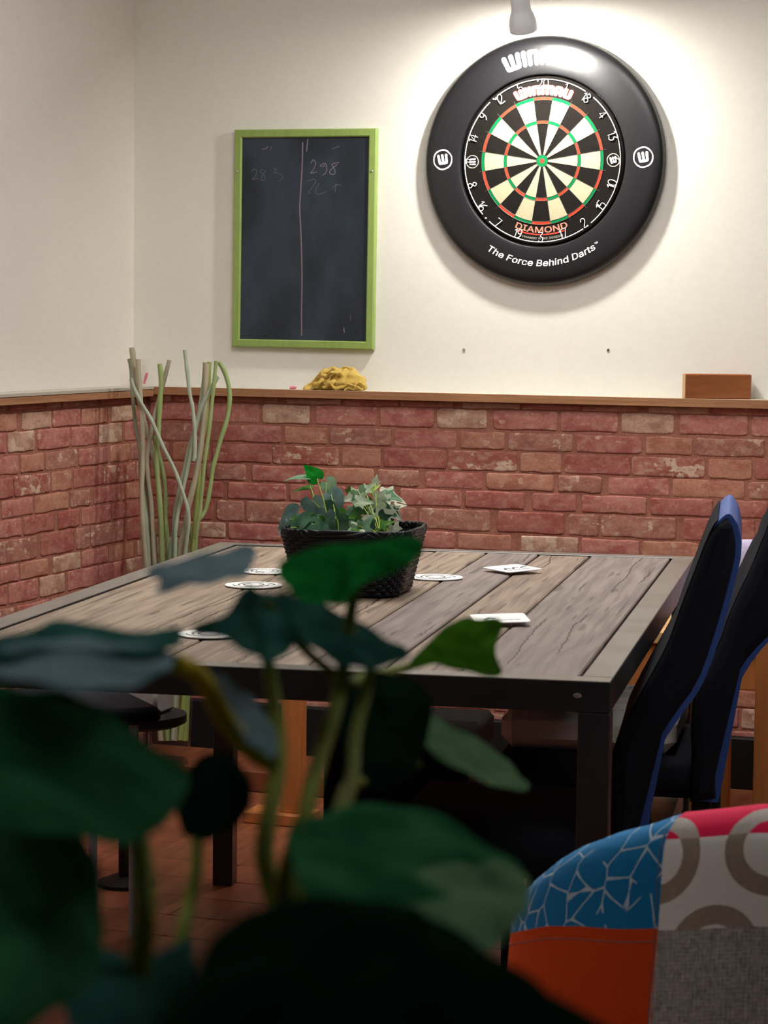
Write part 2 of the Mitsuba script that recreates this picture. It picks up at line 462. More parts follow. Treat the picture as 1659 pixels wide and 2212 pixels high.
def lay(parent, smin, smax, shift, to3, ztop, phase):
    lastz = ztop
    for row in range(-1, 19):
        q = (row - shift)
        src = q % 7
        z0, z1 = ROWZ[src]
        off = -PITCHZ * 7 * ((q - src) // 7) - PITCHZ * shift * 1.0
        z0, z1 = z0 + off, z1 + off
        if z0 > ztop - 0.008 or z1 < (0.2 if parent == 'wall_back' else 0.02): continue
        z0, z1 = max(z0, .004), min(z1, ztop)
        for a, b, m in ROWS[src]:
            if (q - src) // 7: a, b = a + 0.17 * ((q - src) // 7), b + 0.17 * ((q - src) // 7)
            n0 = math.floor((smin - b - phase) / PER)
            for r in range(n0, n0 + 12):
                s0, s1 = a + phase + r * PER, b + phase + r * PER
                s0, s1 = max(s0, smin), min(s1, smax)
                if s1 - s0 < 0.03: continue
                put('brick', brick_mesh(s0, s1, z0, z1, to3, hash((parent, row, round(s0 * 1000))) & 0xffff if False else int(abs(s0) * 9173 + row * 977 + len(parent) * 31)),
                    BR[m], parent, smooth=75)


lay('wall_back', 0.094, 2.15, 0, lambda s, o, z: (s, -BF + 0.004 - o, z), 1.051, 0.0)
lay('wall_left', -0.092, 1.25 + 0.1, 1, lambda s, o, z: (BF - 0.004 + o, -BF - 0.002 - (1.35 - s) + 0.0, z), 1.051, 0.09)

# ------------------------------------------------------------------ black baseboard and low step along the wall
scene['baseboard_back'] = mikit.ply(rbox(0.12, 5.4, -0.125, -0.088, 0.05, 0.19, 0.003), 'mat_black'); used.add('baseboard_back')
labels['baseboard_back'] = {'label': 'tall black skirting along the brick wall', 'kind': 'structure'}
struct('trim_3', rbox(0.12, 5.4, -0.39, -0.088, -0.004, 0.055, 0.004), 'mat_floor_dark', 'low reddish brown step along the brick wall')

# ------------------------------------------------------------------ dartboard and its surround
DB = np.array([1.222, -0.0008, 1.700])
SUR = [(0.229, 0.0), (0.229, 0.030), (0.2305, 0.0345), (0.234, 0.0365), (0.250, 0.0382), (0.275, 0.0388), (0.300, 0.0380), (0.313, 0.0362), (0.323, 0.0325), (0.330, 0.0265), (0.3335, 0.018), (0.334, 0.009), (0.331, 0.0), (0.229, 0.0)]
WALLM = frame(DB, np.array([1.0, 0, 0]), np.array([0, 0, 1.0]), np.array([0, -1.0, 0]))   # local x right, y up, z out of the wall
sur = thing('dartboard_surround', 'thick black ring surround with white lettering round the dartboard', 'dartboard surround')
prof = spline(SUR[1:-2], 40).tolist(); prof = [SUR[0]] + prof + [SUR[-2], SUR[0]]
put('ring', xform(lathe(prof, 128), WALLM), 'mat_surround', sur, smooth=35)


def face_h(r):
    p = np.array(prof[:-2]); o = np.argsort(p[:, 0]); return np.interp(r, p[o, 0], p[o, 1])


def arc_warp(m, R, top=True, hfun=None, mid=0.0):
    """flat lettering (x along, y up, z out) bent round radius R"""
    v = np.array(m.vertices)
    if top:
        th, rr = (v[:, 0] - mid) / R, R + v[:, 1]
        x, y = rr * np.sin(th), rr * np.cos(th)
    else:
        th, rr = (v[:, 0] - mid) / R, R - v[:, 1]
        x, y = rr * np.sin(th), -rr * np.cos(th)
    h = hfun(rr) if hfun else 0
    return trimesh.Trimesh(np.stack([x, y, v[:, 2] + h], 1), m.faces, process=False)


def refine(m, e):
    v, f = trimesh.remesh.subdivide_to_size(m.vertices, m.faces, e); return trimesh.Trimesh(v, f, process=False)


def letter_shapes(word, h, w=0.128):
    """rounded block capitals made of bars; returns list of shapely shapes along x and total width"""
    ln = lambda *p: sg.LineString(p).buffer(w, cap_style='round', quad_segs=4)
    G = {'W': (lambda: ops.unary_union([ln((0, .85), (.06, .22)), ln((.37, .85), (.40, .22)), ln((.74, .85), (.72, .22)), ln((.08, .16), (.36, .14)), ln((.42, .14), (.70, .16))]), .74),
         'I': (lambda: ln((0, .85), (0, .15)), 0.0),
         'N': (lambda: ops.unary_union([ln((0, .82), (0, .15)), ln((.37, .8), (.37, .15)), ln((.02, .83), (.34, .83))]), .37),
         'M': (lambda: ops.unary_union([ln((0, .82), (0, .15)), ln((.36, .82), (.36, .15)), ln((.72, .82), (.72, .15)), ln((.02, .83), (.70, .83))]), .72),
         'A': (lambda: ops.unary_union([ln((0, .7), (0, .15)), ln((.40, .7), (.40, .15)), ln((.07, .84), (.33, .84)), ln((.02, .40), (.38, .40))]), .40),
         'U': (lambda: ops.unary_union([ln((0, .85), (0, .3)), ln((.40, .85), (.40, .3)), ln((.06, .17), (.34, .17)), ln((0, .3), (.06, .17)), ln((.40, .3), (.34, .17))]), .40)}
    x, out = 0.0, []
    for ch in word:
        f, adv = G[ch]
        out.append(affinity.scale(affinity.translate(f(), x + w, 0), h, h, origin=(0, 0)))
        x += adv + 2 * w + 0.055
    return out, (x - 0.055) * h


brand_word = 'WINMAU'
gl, gw = letter_shapes(brand_word, 0.047)
flat = refine(extrude(sg.MultiPolygon([g for s in gl for g in getattr(s, 'geoms', [s])]), 0.0008), 0.02)
sx = 0.205 / gw
flat.vertices[:, 0] *= sx
put('lettering', xform(arc_warp(flat, 0.252, True, face_h, 0.1025), WALLM), 'mat_print_white', sur, label='white printed brand lettering at the top')
txt = meshkit.text_mesh('The Force Behind Darts', 0.0165, 0.0008, bold=True)
txt.vertices[:, 0] += txt.vertices[:, 1] * 0.12
w0 = txt.bounds[1][0]; txt.vertices[:, 0] *= 0.325 / w0
put('lettering', xform(arc_warp(refine(txt, 0.03), 0.281, False, face_h, 0.160), WALLM), 'mat_print_white', sur, label='white printed slogan along the bottom')
tm = meshkit.text_mesh('TM', 0.005, 0.0008, bold=True); tm.vertices[:, 1] += 0.010; tm.vertices[:, 0] += 0.328
put('lettering', xform(arc_warp(tm, 0.281, False, face_h, 0.160), WALLM), 'mat_print_white', sur)


def emblem(cx, cy, R, hf, rot=0.0, tilt=8):
    ring = []
    for k in range(3):
        e = affinity.rotate(affinity.scale(sg.Point(0, 0).buffer(1, quad_segs=20), R * (1.0 if k else .97), R * .9), 20 + 60 * k)
        ring.append(e.difference(e.buffer(-R * 0.07)))
    ring = ops.unary_union(ring)
    ws, ww = letter_shapes('W', R * 1.05, 0.125)
    wl = affinity.rotate(affinity.translate(ws[0], -ww / 2, -R * .5), tilt, origin=(0, 0))
    res = []
    for g in (ring, wl):
        g = affinity.translate(affinity.rotate(g, rot, origin=(0, 0)), cx, cy)
        m = refine(extrude(g, 0.0007), 0.012)
        rr = np.hypot(m.vertices[:, 0], m.vertices[:, 1]); m.vertices[:, 2] += hf(rr)
        res.append(m)
    return res


for cx in (-0.278, 0.279):
    a, b = emblem(cx, 0.006, 0.0285, face_h)
    k = put('emblem', xform(a, WALLM), 'mat_print_white', sur, label='white ringed W emblem')
    put('letter', xform(b, WALLM), 'mat_print_white', k)

dbd = thing('dartboard', 'round bristle dartboard with cream, black, red and green beds', 'dartboard')
FH = 0.030
put('backing', xform(lathe([(0.0, 0.0), (0.2245, 0.0), (0.2255, 0.002), (0.2255, FH - 0.003), (0.223, FH), (0.0, FH)], 96), WALLM), 'mat_sisal_black', dbd, smooth=30)
ORDER = [20, 1, 18, 4, 13, 6, 10, 15, 2, 17, 3, 19, 7, 16, 8, 11, 14, 9, 12, 5]


def sector(r0, r1, k, n=4, h=0.0012, gap=0.0):
    a = [math.radians(18 * k - 9 + 18 * i / n) for i in range(n + 1)]
    ring = [(r1 * math.sin(t), r1 * math.cos(t)) for t in a] + [(r0 * math.sin(t), r0 * math.cos(t)) for t in a[::-1]]
    m = extrude(sg.Polygon(ring).buffer(-0.0004), h); m.apply_translation((0, 0, FH - 0.0002))
    return xform(m, WALLM)


for k in range(20):
    dark = k % 2 == 0
    for nm, r0, r1 in (('single_bed', 0.0165, 0.099), ('treble_bed', 0.099, 0.107), ('single_bed', 0.107, 0.162), ('double_bed', 0.162, 0.170)):
        m = ('mat_sisal_black' if dark else 'mat_sisal_cream') if nm == 'single_bed' else ('mat_sisal_red' if dark else 'mat_sisal_green')
        put(nm, sector(r0, r1, k), m, dbd)
put('outer_bull', xform(extrude(sg.Point(0, 0).buffer(0.0159, quad_segs=12).difference(sg.Point(0, 0).buffer(0.0066, quad_segs=10)), FH + 0.0013), WALLM), 'mat_sisal_green', dbd)
put('bullseye', xform(extrude(sg.Point(0, 0).buffer(0.0063, quad_segs=10), FH + 0.0018), WALLM), 'mat_sisal_red', dbd)
wires = []
for k in range(20):
    t = math.radians(18 * k + 9); d = np.array([math.sin(t), math.cos(t), 0])
    wires.append(tube([d * 0.0160 + [0, 0, FH + .0015], d * 0.179 + [0, 0, FH + .0015]], 0.0006, 4))
for r in (0.0062, 0.0159, 0.099, 0.107, 0.162, 0.170):
    a = np.arange(64) * 2 * np.pi / 64
    wires.append(tube(np.stack([r * np.cos(a), r * np.sin(a), a * 0 + FH + .0015], 1), 0.0006, 4, closed=True))
put('wire_spider', xform(cat(wires), WALLM), 'mat_wire', dbd, smooth=50)
# number ring: a white wire circle with wire numbers, gaps where its clips sit
rr0 = 0.2165; segs = []
for g0, g1 in ((40, 140), (147, 222), (229, 317), (324, 393)):
    a = np.radians(np.linspace(g0, g1, 30)); segs.append(tube(np.stack([rr0 * np.sin(a), rr0 * np.cos(a), a * 0 + FH + .004], 1), 0.0016, 6))
put('number_ring', xform(cat(segs), WALLM), 'mat_wire_white', dbd, smooth=50, label='white wire number ring')
for deg in (36.5, 143.5, 225.5, 320.5):
    t = math.radians(deg); m = trimesh.creation.cylinder(0.0022, 0.006, sections=10); m.apply_translation((rr0 * math.sin(t), rr0 * math.cos(t), FH + .003))
    put('ring_clip', xform(m, WALLM), 'mat_wire_white', dbd)
DIG = {'0': [[(.28, 1), (.05, .8), (.02, .4), (.2, .02), (.42, .05), (.55, .4), (.5, .85), (.28, 1)]], '1': [[(.0, .75), (.2, 1), (.2, 0)]],
       '2': [[(.0, .75), (.12, .97), (.4, .98), (.5, .75), (.35, .45), (.0, .03), (.52, .0)]], '3': [[(.02, 1), (.5, 1), (.25, .6), (.48, .5), (.52, .2), (.3, .0), (.02, .12)]],
       '4': [[(.38, 0), (.38, 1), (.0, .3), (.55, .32)]], '5': [[(.5, 1), (.08, 1), (.04, .58), (.38, .6), (.52, .3), (.35, .02), (.0, .06)]],
       '6': [[(.45, 1), (.12, .65), (.02, .25), (.2, .0), (.45, .06), (.5, .34), (.3, .5), (.05, .34)]], '7': [[(.0, 1), (.52, 1), (.22, .0)]],
       '8': [[(.27, .55), (.05, .75), (.25, 1), (.48, .78), (.27, .55), (.02, .25), (.26, .0), (.52, .25), (.27, .55)]],
       '9': [[(.5, .68), (.28, .5), (.05, .7), (.2, 1), (.45, .95), (.5, .68), (.42, .25), (.15, .0)]]}
for k, num in enumerate(ORDER):
    t = math.radians(18 * k); flip = 90 < 18 * k < 270
    H, W = 0.0245, 0.0245
    parts, x = [], 0.0
    for ch in str(num):
        for pl in DIG[ch]:
            parts.append(np.array([(px * W + x, py * H) for px, py in pl]))
        x += (0.30 if ch == '1' else 0.68) * W
    x -= 0.12 * W
    ms = []
    er, et = np.array([math.sin(t), math.cos(t), 0]), np.array([math.cos(t), -math.sin(t), 0])
    base = er * (rr0 - H if not flip else rr0)
    up, al = (er, et) if not flip else (-er, -et)
    for p in parts:
        q = spline(p, max(12, len(p) * 4)) if len(p) > 4 else p
        ms.append(tube([base + al * (a - x / 2) + up * b + np.array([0, 0, FH + .004]) for a, b in q], 0.0014, 5))
    put('number', xform(cat(ms), WALLM), 'mat_wire_white', dbd, smooth=50)
gl, gw = letter_shapes(brand_word, 0.028)
flat = refine(extrude(sg.MultiPolygon([g for s in gl for g in getattr(s, 'geoms', [s])]), 0.0006), 0.02); flat.vertices[:, 0] *= 0.150 / gw
red = refine(extrude(sg.MultiPolygon([g for s in gl for g in getattr(s.buffer(0.0013), 'geoms', [s.buffer(0.0013)])]).buffer(0), 0.0004), 0.02); red.vertices[:, 0] *= 0.150 / gw
put('lettering', xform(arc_warp(red, 0.1745, True, lambda r: FH, 0.075), WALLM), 'mat_print_red', dbd, label='red outline of the brand lettering')
put('lettering', xform(arc_warp(flat, 0.1745, True, lambda r: FH + .0003, 0.075), WALLM), 'mat_print_white', dbd, label='white brand lettering above the beds')


def arc_text(s, h, width, R, m, rise, bold=True, label=None, parent=dbd):
    t = meshkit.text_mesh(s, h, 0.0005, bold=bold); t.vertices[:, 0] *= width / t.bounds[1][0]
    put('lettering', xform(arc_warp(refine(t, 0.03), R, False, lambda r: FH + rise, width / 2), WALLM), m, parent, label=label)


arc_text('DIAMOND', 0.0155, 0.155, 0.1915, 'mat_print_pink', .0004, label='pink lettering under the beds')
arc_text('DYNAMIC WIRE DESIGN', 0.0055, 0.125, 0.2095, 'mat_print_grey', .0004, label='small grey lettering')
a = np.radians(np.linspace(-20, 20, 24))
band = sg.Polygon([(0.1985 * math.sin(t), -0.1985 * math.cos(t)) for t in a] + [(0.1945 * math.sin(t), -0.1945 * math.cos(t)) for t in a[::-1]])
m = extrude(band, 0.0003); m.apply_translation((0, 0, FH)); put('printed_band', xform(m, WALLM), 'mat_print_red', dbd)
for cx, rot in ((-0.196, -90), (0.196, 12)):
    a_, b_ = emblem(cx, 0.0, 0.0185, lambda r: FH + 0 * r, rot, 0)
    k = put('emblem', xform(a_, WALLM), 'mat_print_grey', dbd); put('letter', xform(b_, WALLM), 'mat_print_white', k)

# ------------------------------------------------------------------ lamp over the dartboard
lamp = thing('spot_lamp', 'small grey metal spot lamp hanging above the dartboard', 'lamp')
LP = on(1131, 66, (0, 1, 0), -0.27)
ax = unit([0.0, 0.45, -0.89])                 # it shines down and towards the wall
LX = unit(np.cross([0, 0, 1.0], ax)); LY = np.cross(ax, LX)
HEAD = frame(LP - ax * 0.058, LX, LY, ax)     # local z along the beam
put('shade', xform(lathe([(0.0, -0.075), (0.021, -0.075), (0.0245, -0.070), (0.0248, -0.002), (0.026, 0.006), (0.031, 0.018), (0.0345, 0.032), (0.0358, 0.046), (0.0352, 0.058), (0.0335, 0.058), (0.0335, 0.045), (0.030, 0.020), (0.022, 0.008), (0.0, 0.004)], 40), HEAD), 'mat_lamp_grey', lamp, smooth=40)
bulb = xform(lathe([(0.0, 0.0565), (0.029, 0.055), (0.0295, 0.053)], 24), HEAD)
if (np.array(bulb.face_normals) @ ax).mean() < 0: bulb.invert()
put('bulb', bulb, 'mat_print_white', lamp, emitter={'type': 'area', 'radiance': rgb([LAMP_POWER * c for c in (1.0, 0.955, 0.87)])}, label='glowing bulb face')
p0 = LP - ax * 0.128
put('arm', tube(spline([p0, p0 - ax * .05, p0 + [0, -.05, .12], p0 + [0, 0.04, 0.22], [p0[0], -0.02, p0[2] + 0.26]], 24), 0.009, 10), 'mat_lamp_grey', lamp, smooth=40)
put('wall_plate', xform(trimesh.creation.cylinder(0.045, 0.022, sections=32), frame([p0[0], -0.011, p0[2] + 0.26], [1, 0, 0], [0, 0, 1], [0, -1, 0])), 'mat_lamp_grey', lamp, smooth=40)

# light panels added out of view for soft room light
for i, (x, y, e, hx, hy) in enumerate(FILL_PANELS):
    t = thing('added_panel', ['added unseen square light panel above the plank table', 'added unseen light panel over the patchwork chair', 'added unseen light panel behind the viewer'][i], 'ceiling light')
    put('frame', cat([box(x - hx - .03, x + hx + .03, y - hy - .03, y - hy, 2.585, 2.62), box(x - hx - .03, x + hx + .03, y + hy, y + hy + .03, 2.585, 2.62), box(x - hx - .03, x - hx, y - hy, y + hy, 2.585, 2.62), box(x + hx, x + hx + .03, y - hy, y + hy, 2.585, 2.62)]), 'mat_print_white', t)
    m = trimesh.Trimesh([[x - hx, y - hy, 2.59], [x + hx, y - hy, 2.59], [x + hx, y + hy, 2.59], [x - hx, y + hy, 2.59]], [[0, 2, 1], [0, 3, 2]], process=False)
    put('diffuser', m, 'mat_print_white', t, emitter={'type': 'area', 'radiance': rgb([e * c for c in (1.0, 0.985, 0.95)])})

# ------------------------------------------------------------------ blackboard
cb = thing('blackboard', 'blackboard in a lime green wooden frame with faint chalk scores', 'blackboard')
BW, BH, FWD = 0.425, 0.609, 0.0225
BM = frame(np.array([0.530, -0.0, 1.4925]), [math.cos(-.006), 0, math.sin(-.006)], [math.sin(.006), 0, math.cos(.006)], [0, -1.0, 0])


def mitre(p, q, n):           # one side of the frame: outer edge p-q, inner side towards n
    p, q, n = map(np.array, (p, q, n)); d = (q - p) / np.linalg.norm(q - p)
    pts2 = [p, q, q + (n - d) * FWD, p + (n + d) * FWD]
    v = np.array([[*x, 0.002] for x in pts2] + [[*(x + 0 * n), 0.017] for x in pts2] + [[*(pts2[0] + (n + d) * .003), .020], [*(pts2[1] + (n - d) * .003), .020], [*(pts2[2] - (n - d) * .003), .020], [*(pts2[3] - (n + d) * .003), .020]])
    f = []
    for l in (0, 4):
        for i in range(4):
            j = (i + 1) % 4; f += [[l + i, l + j, l + 4 + j], [l + i, l + 4 + j, l + 4 + i]]
    f += [[8, 9, 10], [8, 10, 11], [0, 2, 1], [0, 3, 2]]
    return trimesh.Trimesh(v, f, process=False)


hw, hh = BW / 2, BH / 2
for p, q, n in (((-hw, -hh), (hw, -hh), (0, 1)), ((hw, -hh), (hw, hh), (-1, 0)), ((hw, hh), (-hw, hh), (0, -1)), ((-hw, hh), (-hw, -hh), (1, 0))):
    put('frame_side', xform(mitre(p, q, n), BM), 'mat_green_frame', cb)
put('slate', xform(box(-hw + FWD - .002, hw - FWD + .002, -hh + FWD - .002, hh - FWD + .002, 0.003, 0.012), BM), 'mat_slate', cb)
for px in (-hw + .011, hw - .011):
    put('screw', xform(trimesh.creation.icosphere(2, 0.0042), BM @ trimesh.transformations.translation_matrix((px, 0.187, 0.0195))), 'mat_screw', cb, smooth=True)


def stroke(pts, w=0.0016):
    sp = spline(pts, max(6, len(pts) * 5)) if len(pts) > 2 else np.array(pts, float)
    g = sg.LineString(sp).buffer(w); m = extrude(g, 0.0005); m.apply_translation((0, 0, 0.0119)); return m


def bb(x, y):  # photograph's zoom units of the board -> board coordinates
    q = on(460 + x / 3.567, 250 + y / 3.567, (0, 1, 0), -0.012) - np.array([0.530, 0, 1.4925]); return (q[0], q[2])


line = [bb(x, y) for x, y in ((688, 210), (684, 400), (672, 620), (668, 720), (680, 950), (688, 1250), (686, 1500), (688, 1690))]
put('chalk_line', xform(stroke(line, 0.0019), BM), 'mat_chalk', cb, label='long pink chalk line down the middle')
S = lambda lst, w=.0011: cat([stroke([bb(*p) for p in pl], w) for pl in lst])
put('chalk_score', xform(S([[(292, 440), (310, 415), (335, 425), (325, 465), (300, 492), (345, 485)], [(385, 415), (362, 430), (390, 460), (400, 490), (375, 500), (372, 475), (405, 420)], [(465, 405), (478, 420), (485, 405), (480, 435), (465, 440), (505, 445), (535, 465), (528, 490), (510, 505)]]), BM), 'mat_chalk_faint', cb, label='chalk score reading 283')
put('chalk_score', xform(S([[(752, 365), (770, 340), (788, 365), (775, 410), (750, 442), (800, 432)], [(850, 365), (825, 385), (850, 392), (862, 365), (875, 400), (865, 440), (845, 455)], [(968, 358), (915, 372), (925, 395), (940, 430), (925, 452), (898, 440), (905, 415), (955, 375)]]), BM), 'mat_chalk', cb, label='chalk score reading 298')
put('chalk_score', xform(S([[(722, 505), (770, 490), (790, 505), (760, 555), (735, 590), (750, 598)], [(815, 520), (790, 570), (795, 600), (830, 602), (868, 585)], [(925, 560), (940, 535), (985, 530)], [(948, 520), (940, 585)]]), BM), 'mat_chalk_faint', cb, label='unfinished chalk score')
put('chalk_mark', xform(cat([S([[(378, 262), (412, 250), (420, 240)]], .0014), S([[(445, 238), (440, 268)]], .0008)]), BM), 'mat_chalk', cb)
put('chalk_mark', xform(S([[(912, 255), (968, 235)]], .0012), BM), 'mat_chalk_faint', cb)
put('chalk_mark', xform(S([[(728, 180), (722, 230), (718, 272)]], .0016), BM), 'mat_chalk', cb)
put('chalk_mark', xform(S([[(1012, 1630), (1016, 1668)]], .0012), BM), 'mat_chalk', cb)
put('chalk_mark', xform(S([[(1062, 1530), (1064, 1580)]], .0007), BM), 'mat_chalk_faint', cb)

# wall plugs left in the plaster
for px, py, lab in ((1002, 757, 'faint grey filled screw hole below the left side of the dartboard'), (1314, 757, 'grey wall plug below the right side of the dartboard')):
    q = on(px, py, (0, 1, 0), 0)
    t = thing('wall_plug', lab, 'wall plug')
    put('sleeve', xform(lathe([(0.0022, 0.0), (0.0022, 0.0012), (0.0042, 0.0016), (0.0046, 0.0)], 14), frame(q, [1, 0, 0], [0, 0, 1.3], [0, -1, 0])), 'mat_plug', t)
    put('core', xform(trimesh.creation.cylinder(0.0023, 0.0012, sections=10), frame(q, [1, 0, 0], [0, 0, 1.3], [0, -1, 0])), 'mat_plug' if px < 1100 else 'mat_black', t)

# ------------------------------------------------------------------ things on the ledge
LZ = 1.0746
k = thing('cleaning_cloth', 'crumpled mustard yellow cloth lying on the ledge below the blackboard', 'cloth')
def cz(x, y, d):
    return on(640 + x / 9.217, 770 + y / 9.217, (0, 1, 0), d)
folds = [([(175, 640), (330, 520), (480, 370), (640, 265), (745, 250), (850, 300), (915, 430), (905, 560), (810, 640)], 52, -.075),
         ([(880, 245), (980, 215), (1100, 250), (1240, 370), (1325, 480), (1310, 610)], 48, -.050), ([(500, 400), (620, 385), (715, 320), (790, 320), (780, 430), (700, 520), (560, 545)], 42, -.088),
         ([(880, 500), (1050, 420), (1190, 460), (1270, 560)], 92, -.066), ([(820, 640), (1000, 575), (1150, 570)], 36, -.094), ([(950, 655), (1150, 635), (1310, 645)], 34, -.098),
         ([(1130, 610), (1270, 530), (1330, 570)], 30, -.088), ([(190, 655), (330, 630), (450, 530), (540, 440)], 60, -.082), ([(520, 610), (650, 570), (760, 615), (810, 650)], 34, -.097),
         ([(420, 560), (620, 480), (860, 430), (1080, 400), (1240, 520)], 88, -.056), ([(640, 380), (800, 400), (980, 360), (1150, 420)], 95, -.055), ([(450, 600), (700, 590), (1000, 560), (1250, 600)], 70, -.06)]
import manifold3d as m3
cen, rad_, own = [], [], []
for n_, (pl, r, d) in enumerate(folds):
    q = spline([cz(x, y, d + 0.006 * math.sin(i * 2.1)) for i, (x, y) in enumerate(pl)], 44)
    big = r > 65
    rr = r * 0.000138 * (0.86 if not big else 1.0) * (0.6 + 0.4 * np.sin(np.linspace(0.15, 2.99, 44)) ** .6) * (1 + .12 * np.sin(np.arange(44) * .45 + r))
    if big: q[:, 1] += .006
    q[:, 2] = np.maximum(q[:, 2], LZ + rr * .5)
    cen.append(q); rad_.append(rr); own += [n_] * 44
OUT = np.array([(664, 838), (676, 826), (690, 816), (704, 808), (718, 804), (732, 804), (746, 804), (760, 804), (772, 812), (781, 824)], float)
q = np.array([on(x, (y + 845) / 2, (0, 1, 0), -.055) for x, y in OUT]); cen.append(q); rad_.append((845 - OUT[:, 1]) * .00062 + .002); own += [len(folds)] * len(OUT)
cen, rad_, own = np.vstack(cen), np.concatenate(rad_), np.array(own)
starts = np.r_[0, np.nonzero(np.diff(own))[0] + 1]


def cloth_sdf(x, y, z):
    p = np.array([x, y, z]); p = p + .0022 * np.sin(p[[1, 2, 0]] * 230 + 1.3)
    dd = np.sqrt(((cen - p) ** 2).sum(1)) - rad_
    dm = np.minimum.reduceat(dd, starts)
    m_ = dm.min()
    return float(-(m_ - .0022 * np.log(np.exp(-(dm - m_) / .0022).sum())))


x0_, x1_ = cen[:, 0].min() - .02, cen[:, 0].max() + .02
mm = m3.Manifold.level_set(cloth_sdf, [x0_, -.125, LZ - .012, x1_, .0, LZ + .065], .0026).to_mesh()
m = trimesh.Trimesh(np.array(mm.vert_properties)[:, :3], np.array(mm.tri_verts))
if m.volume < 0: m.invert()
v = np.array(m.vertices); v += (meshkit.fbm(v * 120, 2, 2)[:, None] - 0.5) * 0.003
v[:, 2] = np.maximum(v[:, 2], LZ); v[:, 1] = np.clip(v[:, 1], -.1175, -.008)
ms = [trimesh.Trimesh(v, m.faces, process=False)]
scene[k] = mikit.ply(cat(ms), 'mat_cloth', smooth=True)
k = thing('chalk', 'short stub of pink chalk on the ledge beside the yellow cloth', 'chalk')
q = on(633, 838, (0, 1, 0), -.08)
m = trimesh.creation.cylinder(0.0042, 0.017, sections=14); m.apply_transform(trimesh.transformations.rotation_matrix(math.pi / 2, (0, 1, 0))); m.apply_translation((q[0], -.08, LZ + .0042))
scene[k] = mikit.ply(m, 'mat_chalk_pink', smooth=40)
k = thing('wooden_block', 'brown rectangular wooden block standing on the ledge at the far right', 'block')
q0 = on(1548, 862, (0, 1, 0), -.062)
BLM = frame([q0[0], -.062, LZ], [math.cos(.35), math.sin(.35), 0], [-math.sin(.35), math.cos(.35), 0], [0, 0, 1])
put('body', xform(rbox(-.086, .086, -.027, .027, 0, .064, .002), BLM), 'mat_block', k)
put('end_cap', xform(rbox(-.0875, -.0855, -.0265, .0265, .0005, .0635, .0005), BLM), 'mat_block_end', k, label='pale sawn end')
k = thing('plastic_cup', 'clear plastic cup on the ledge in the corner behind the reeds', 'cup')
put('cup', xform(lathe([(0.0, 0.001), (0.026, 0.0), (0.0335, 0.074), (0.0345, 0.075), (0.0335, 0.0745), (0.0255, 0.002), (0.0, 0.002)], 32), frame([0.058, -0.058, LZ], [1, 0, 0], [0, 1, 0], [0, 0, 1])), 'mat_clear', k, smooth=40)
for i in (1, 3):
    m = trimesh.creation.cylinder(0.004, 0.03 + .008 * rnd.random(), sections=10); m.apply_transform(trimesh.transformations.rotation_matrix(.25 + .1 * i, (math.cos(i * 1.3), math.sin(i * 1.3), 0)))
    m.apply_translation((0.058 + .010 * math.cos(i * 1.26), -.058 + .010 * math.sin(i * 1.26), LZ + .021))
    pk = i == 1
    cr = thing('chalk', 'pink chalk stub in the clear plastic cup in the corner' if pk else 'white chalk stub in the clear plastic cup in the corner', 'chalk', 'chalk stubs in the plastic cup')
    scene[cr] = mikit.ply(m, 'mat_chalk_pink' if pk else 'mat_print_white', smooth=40)

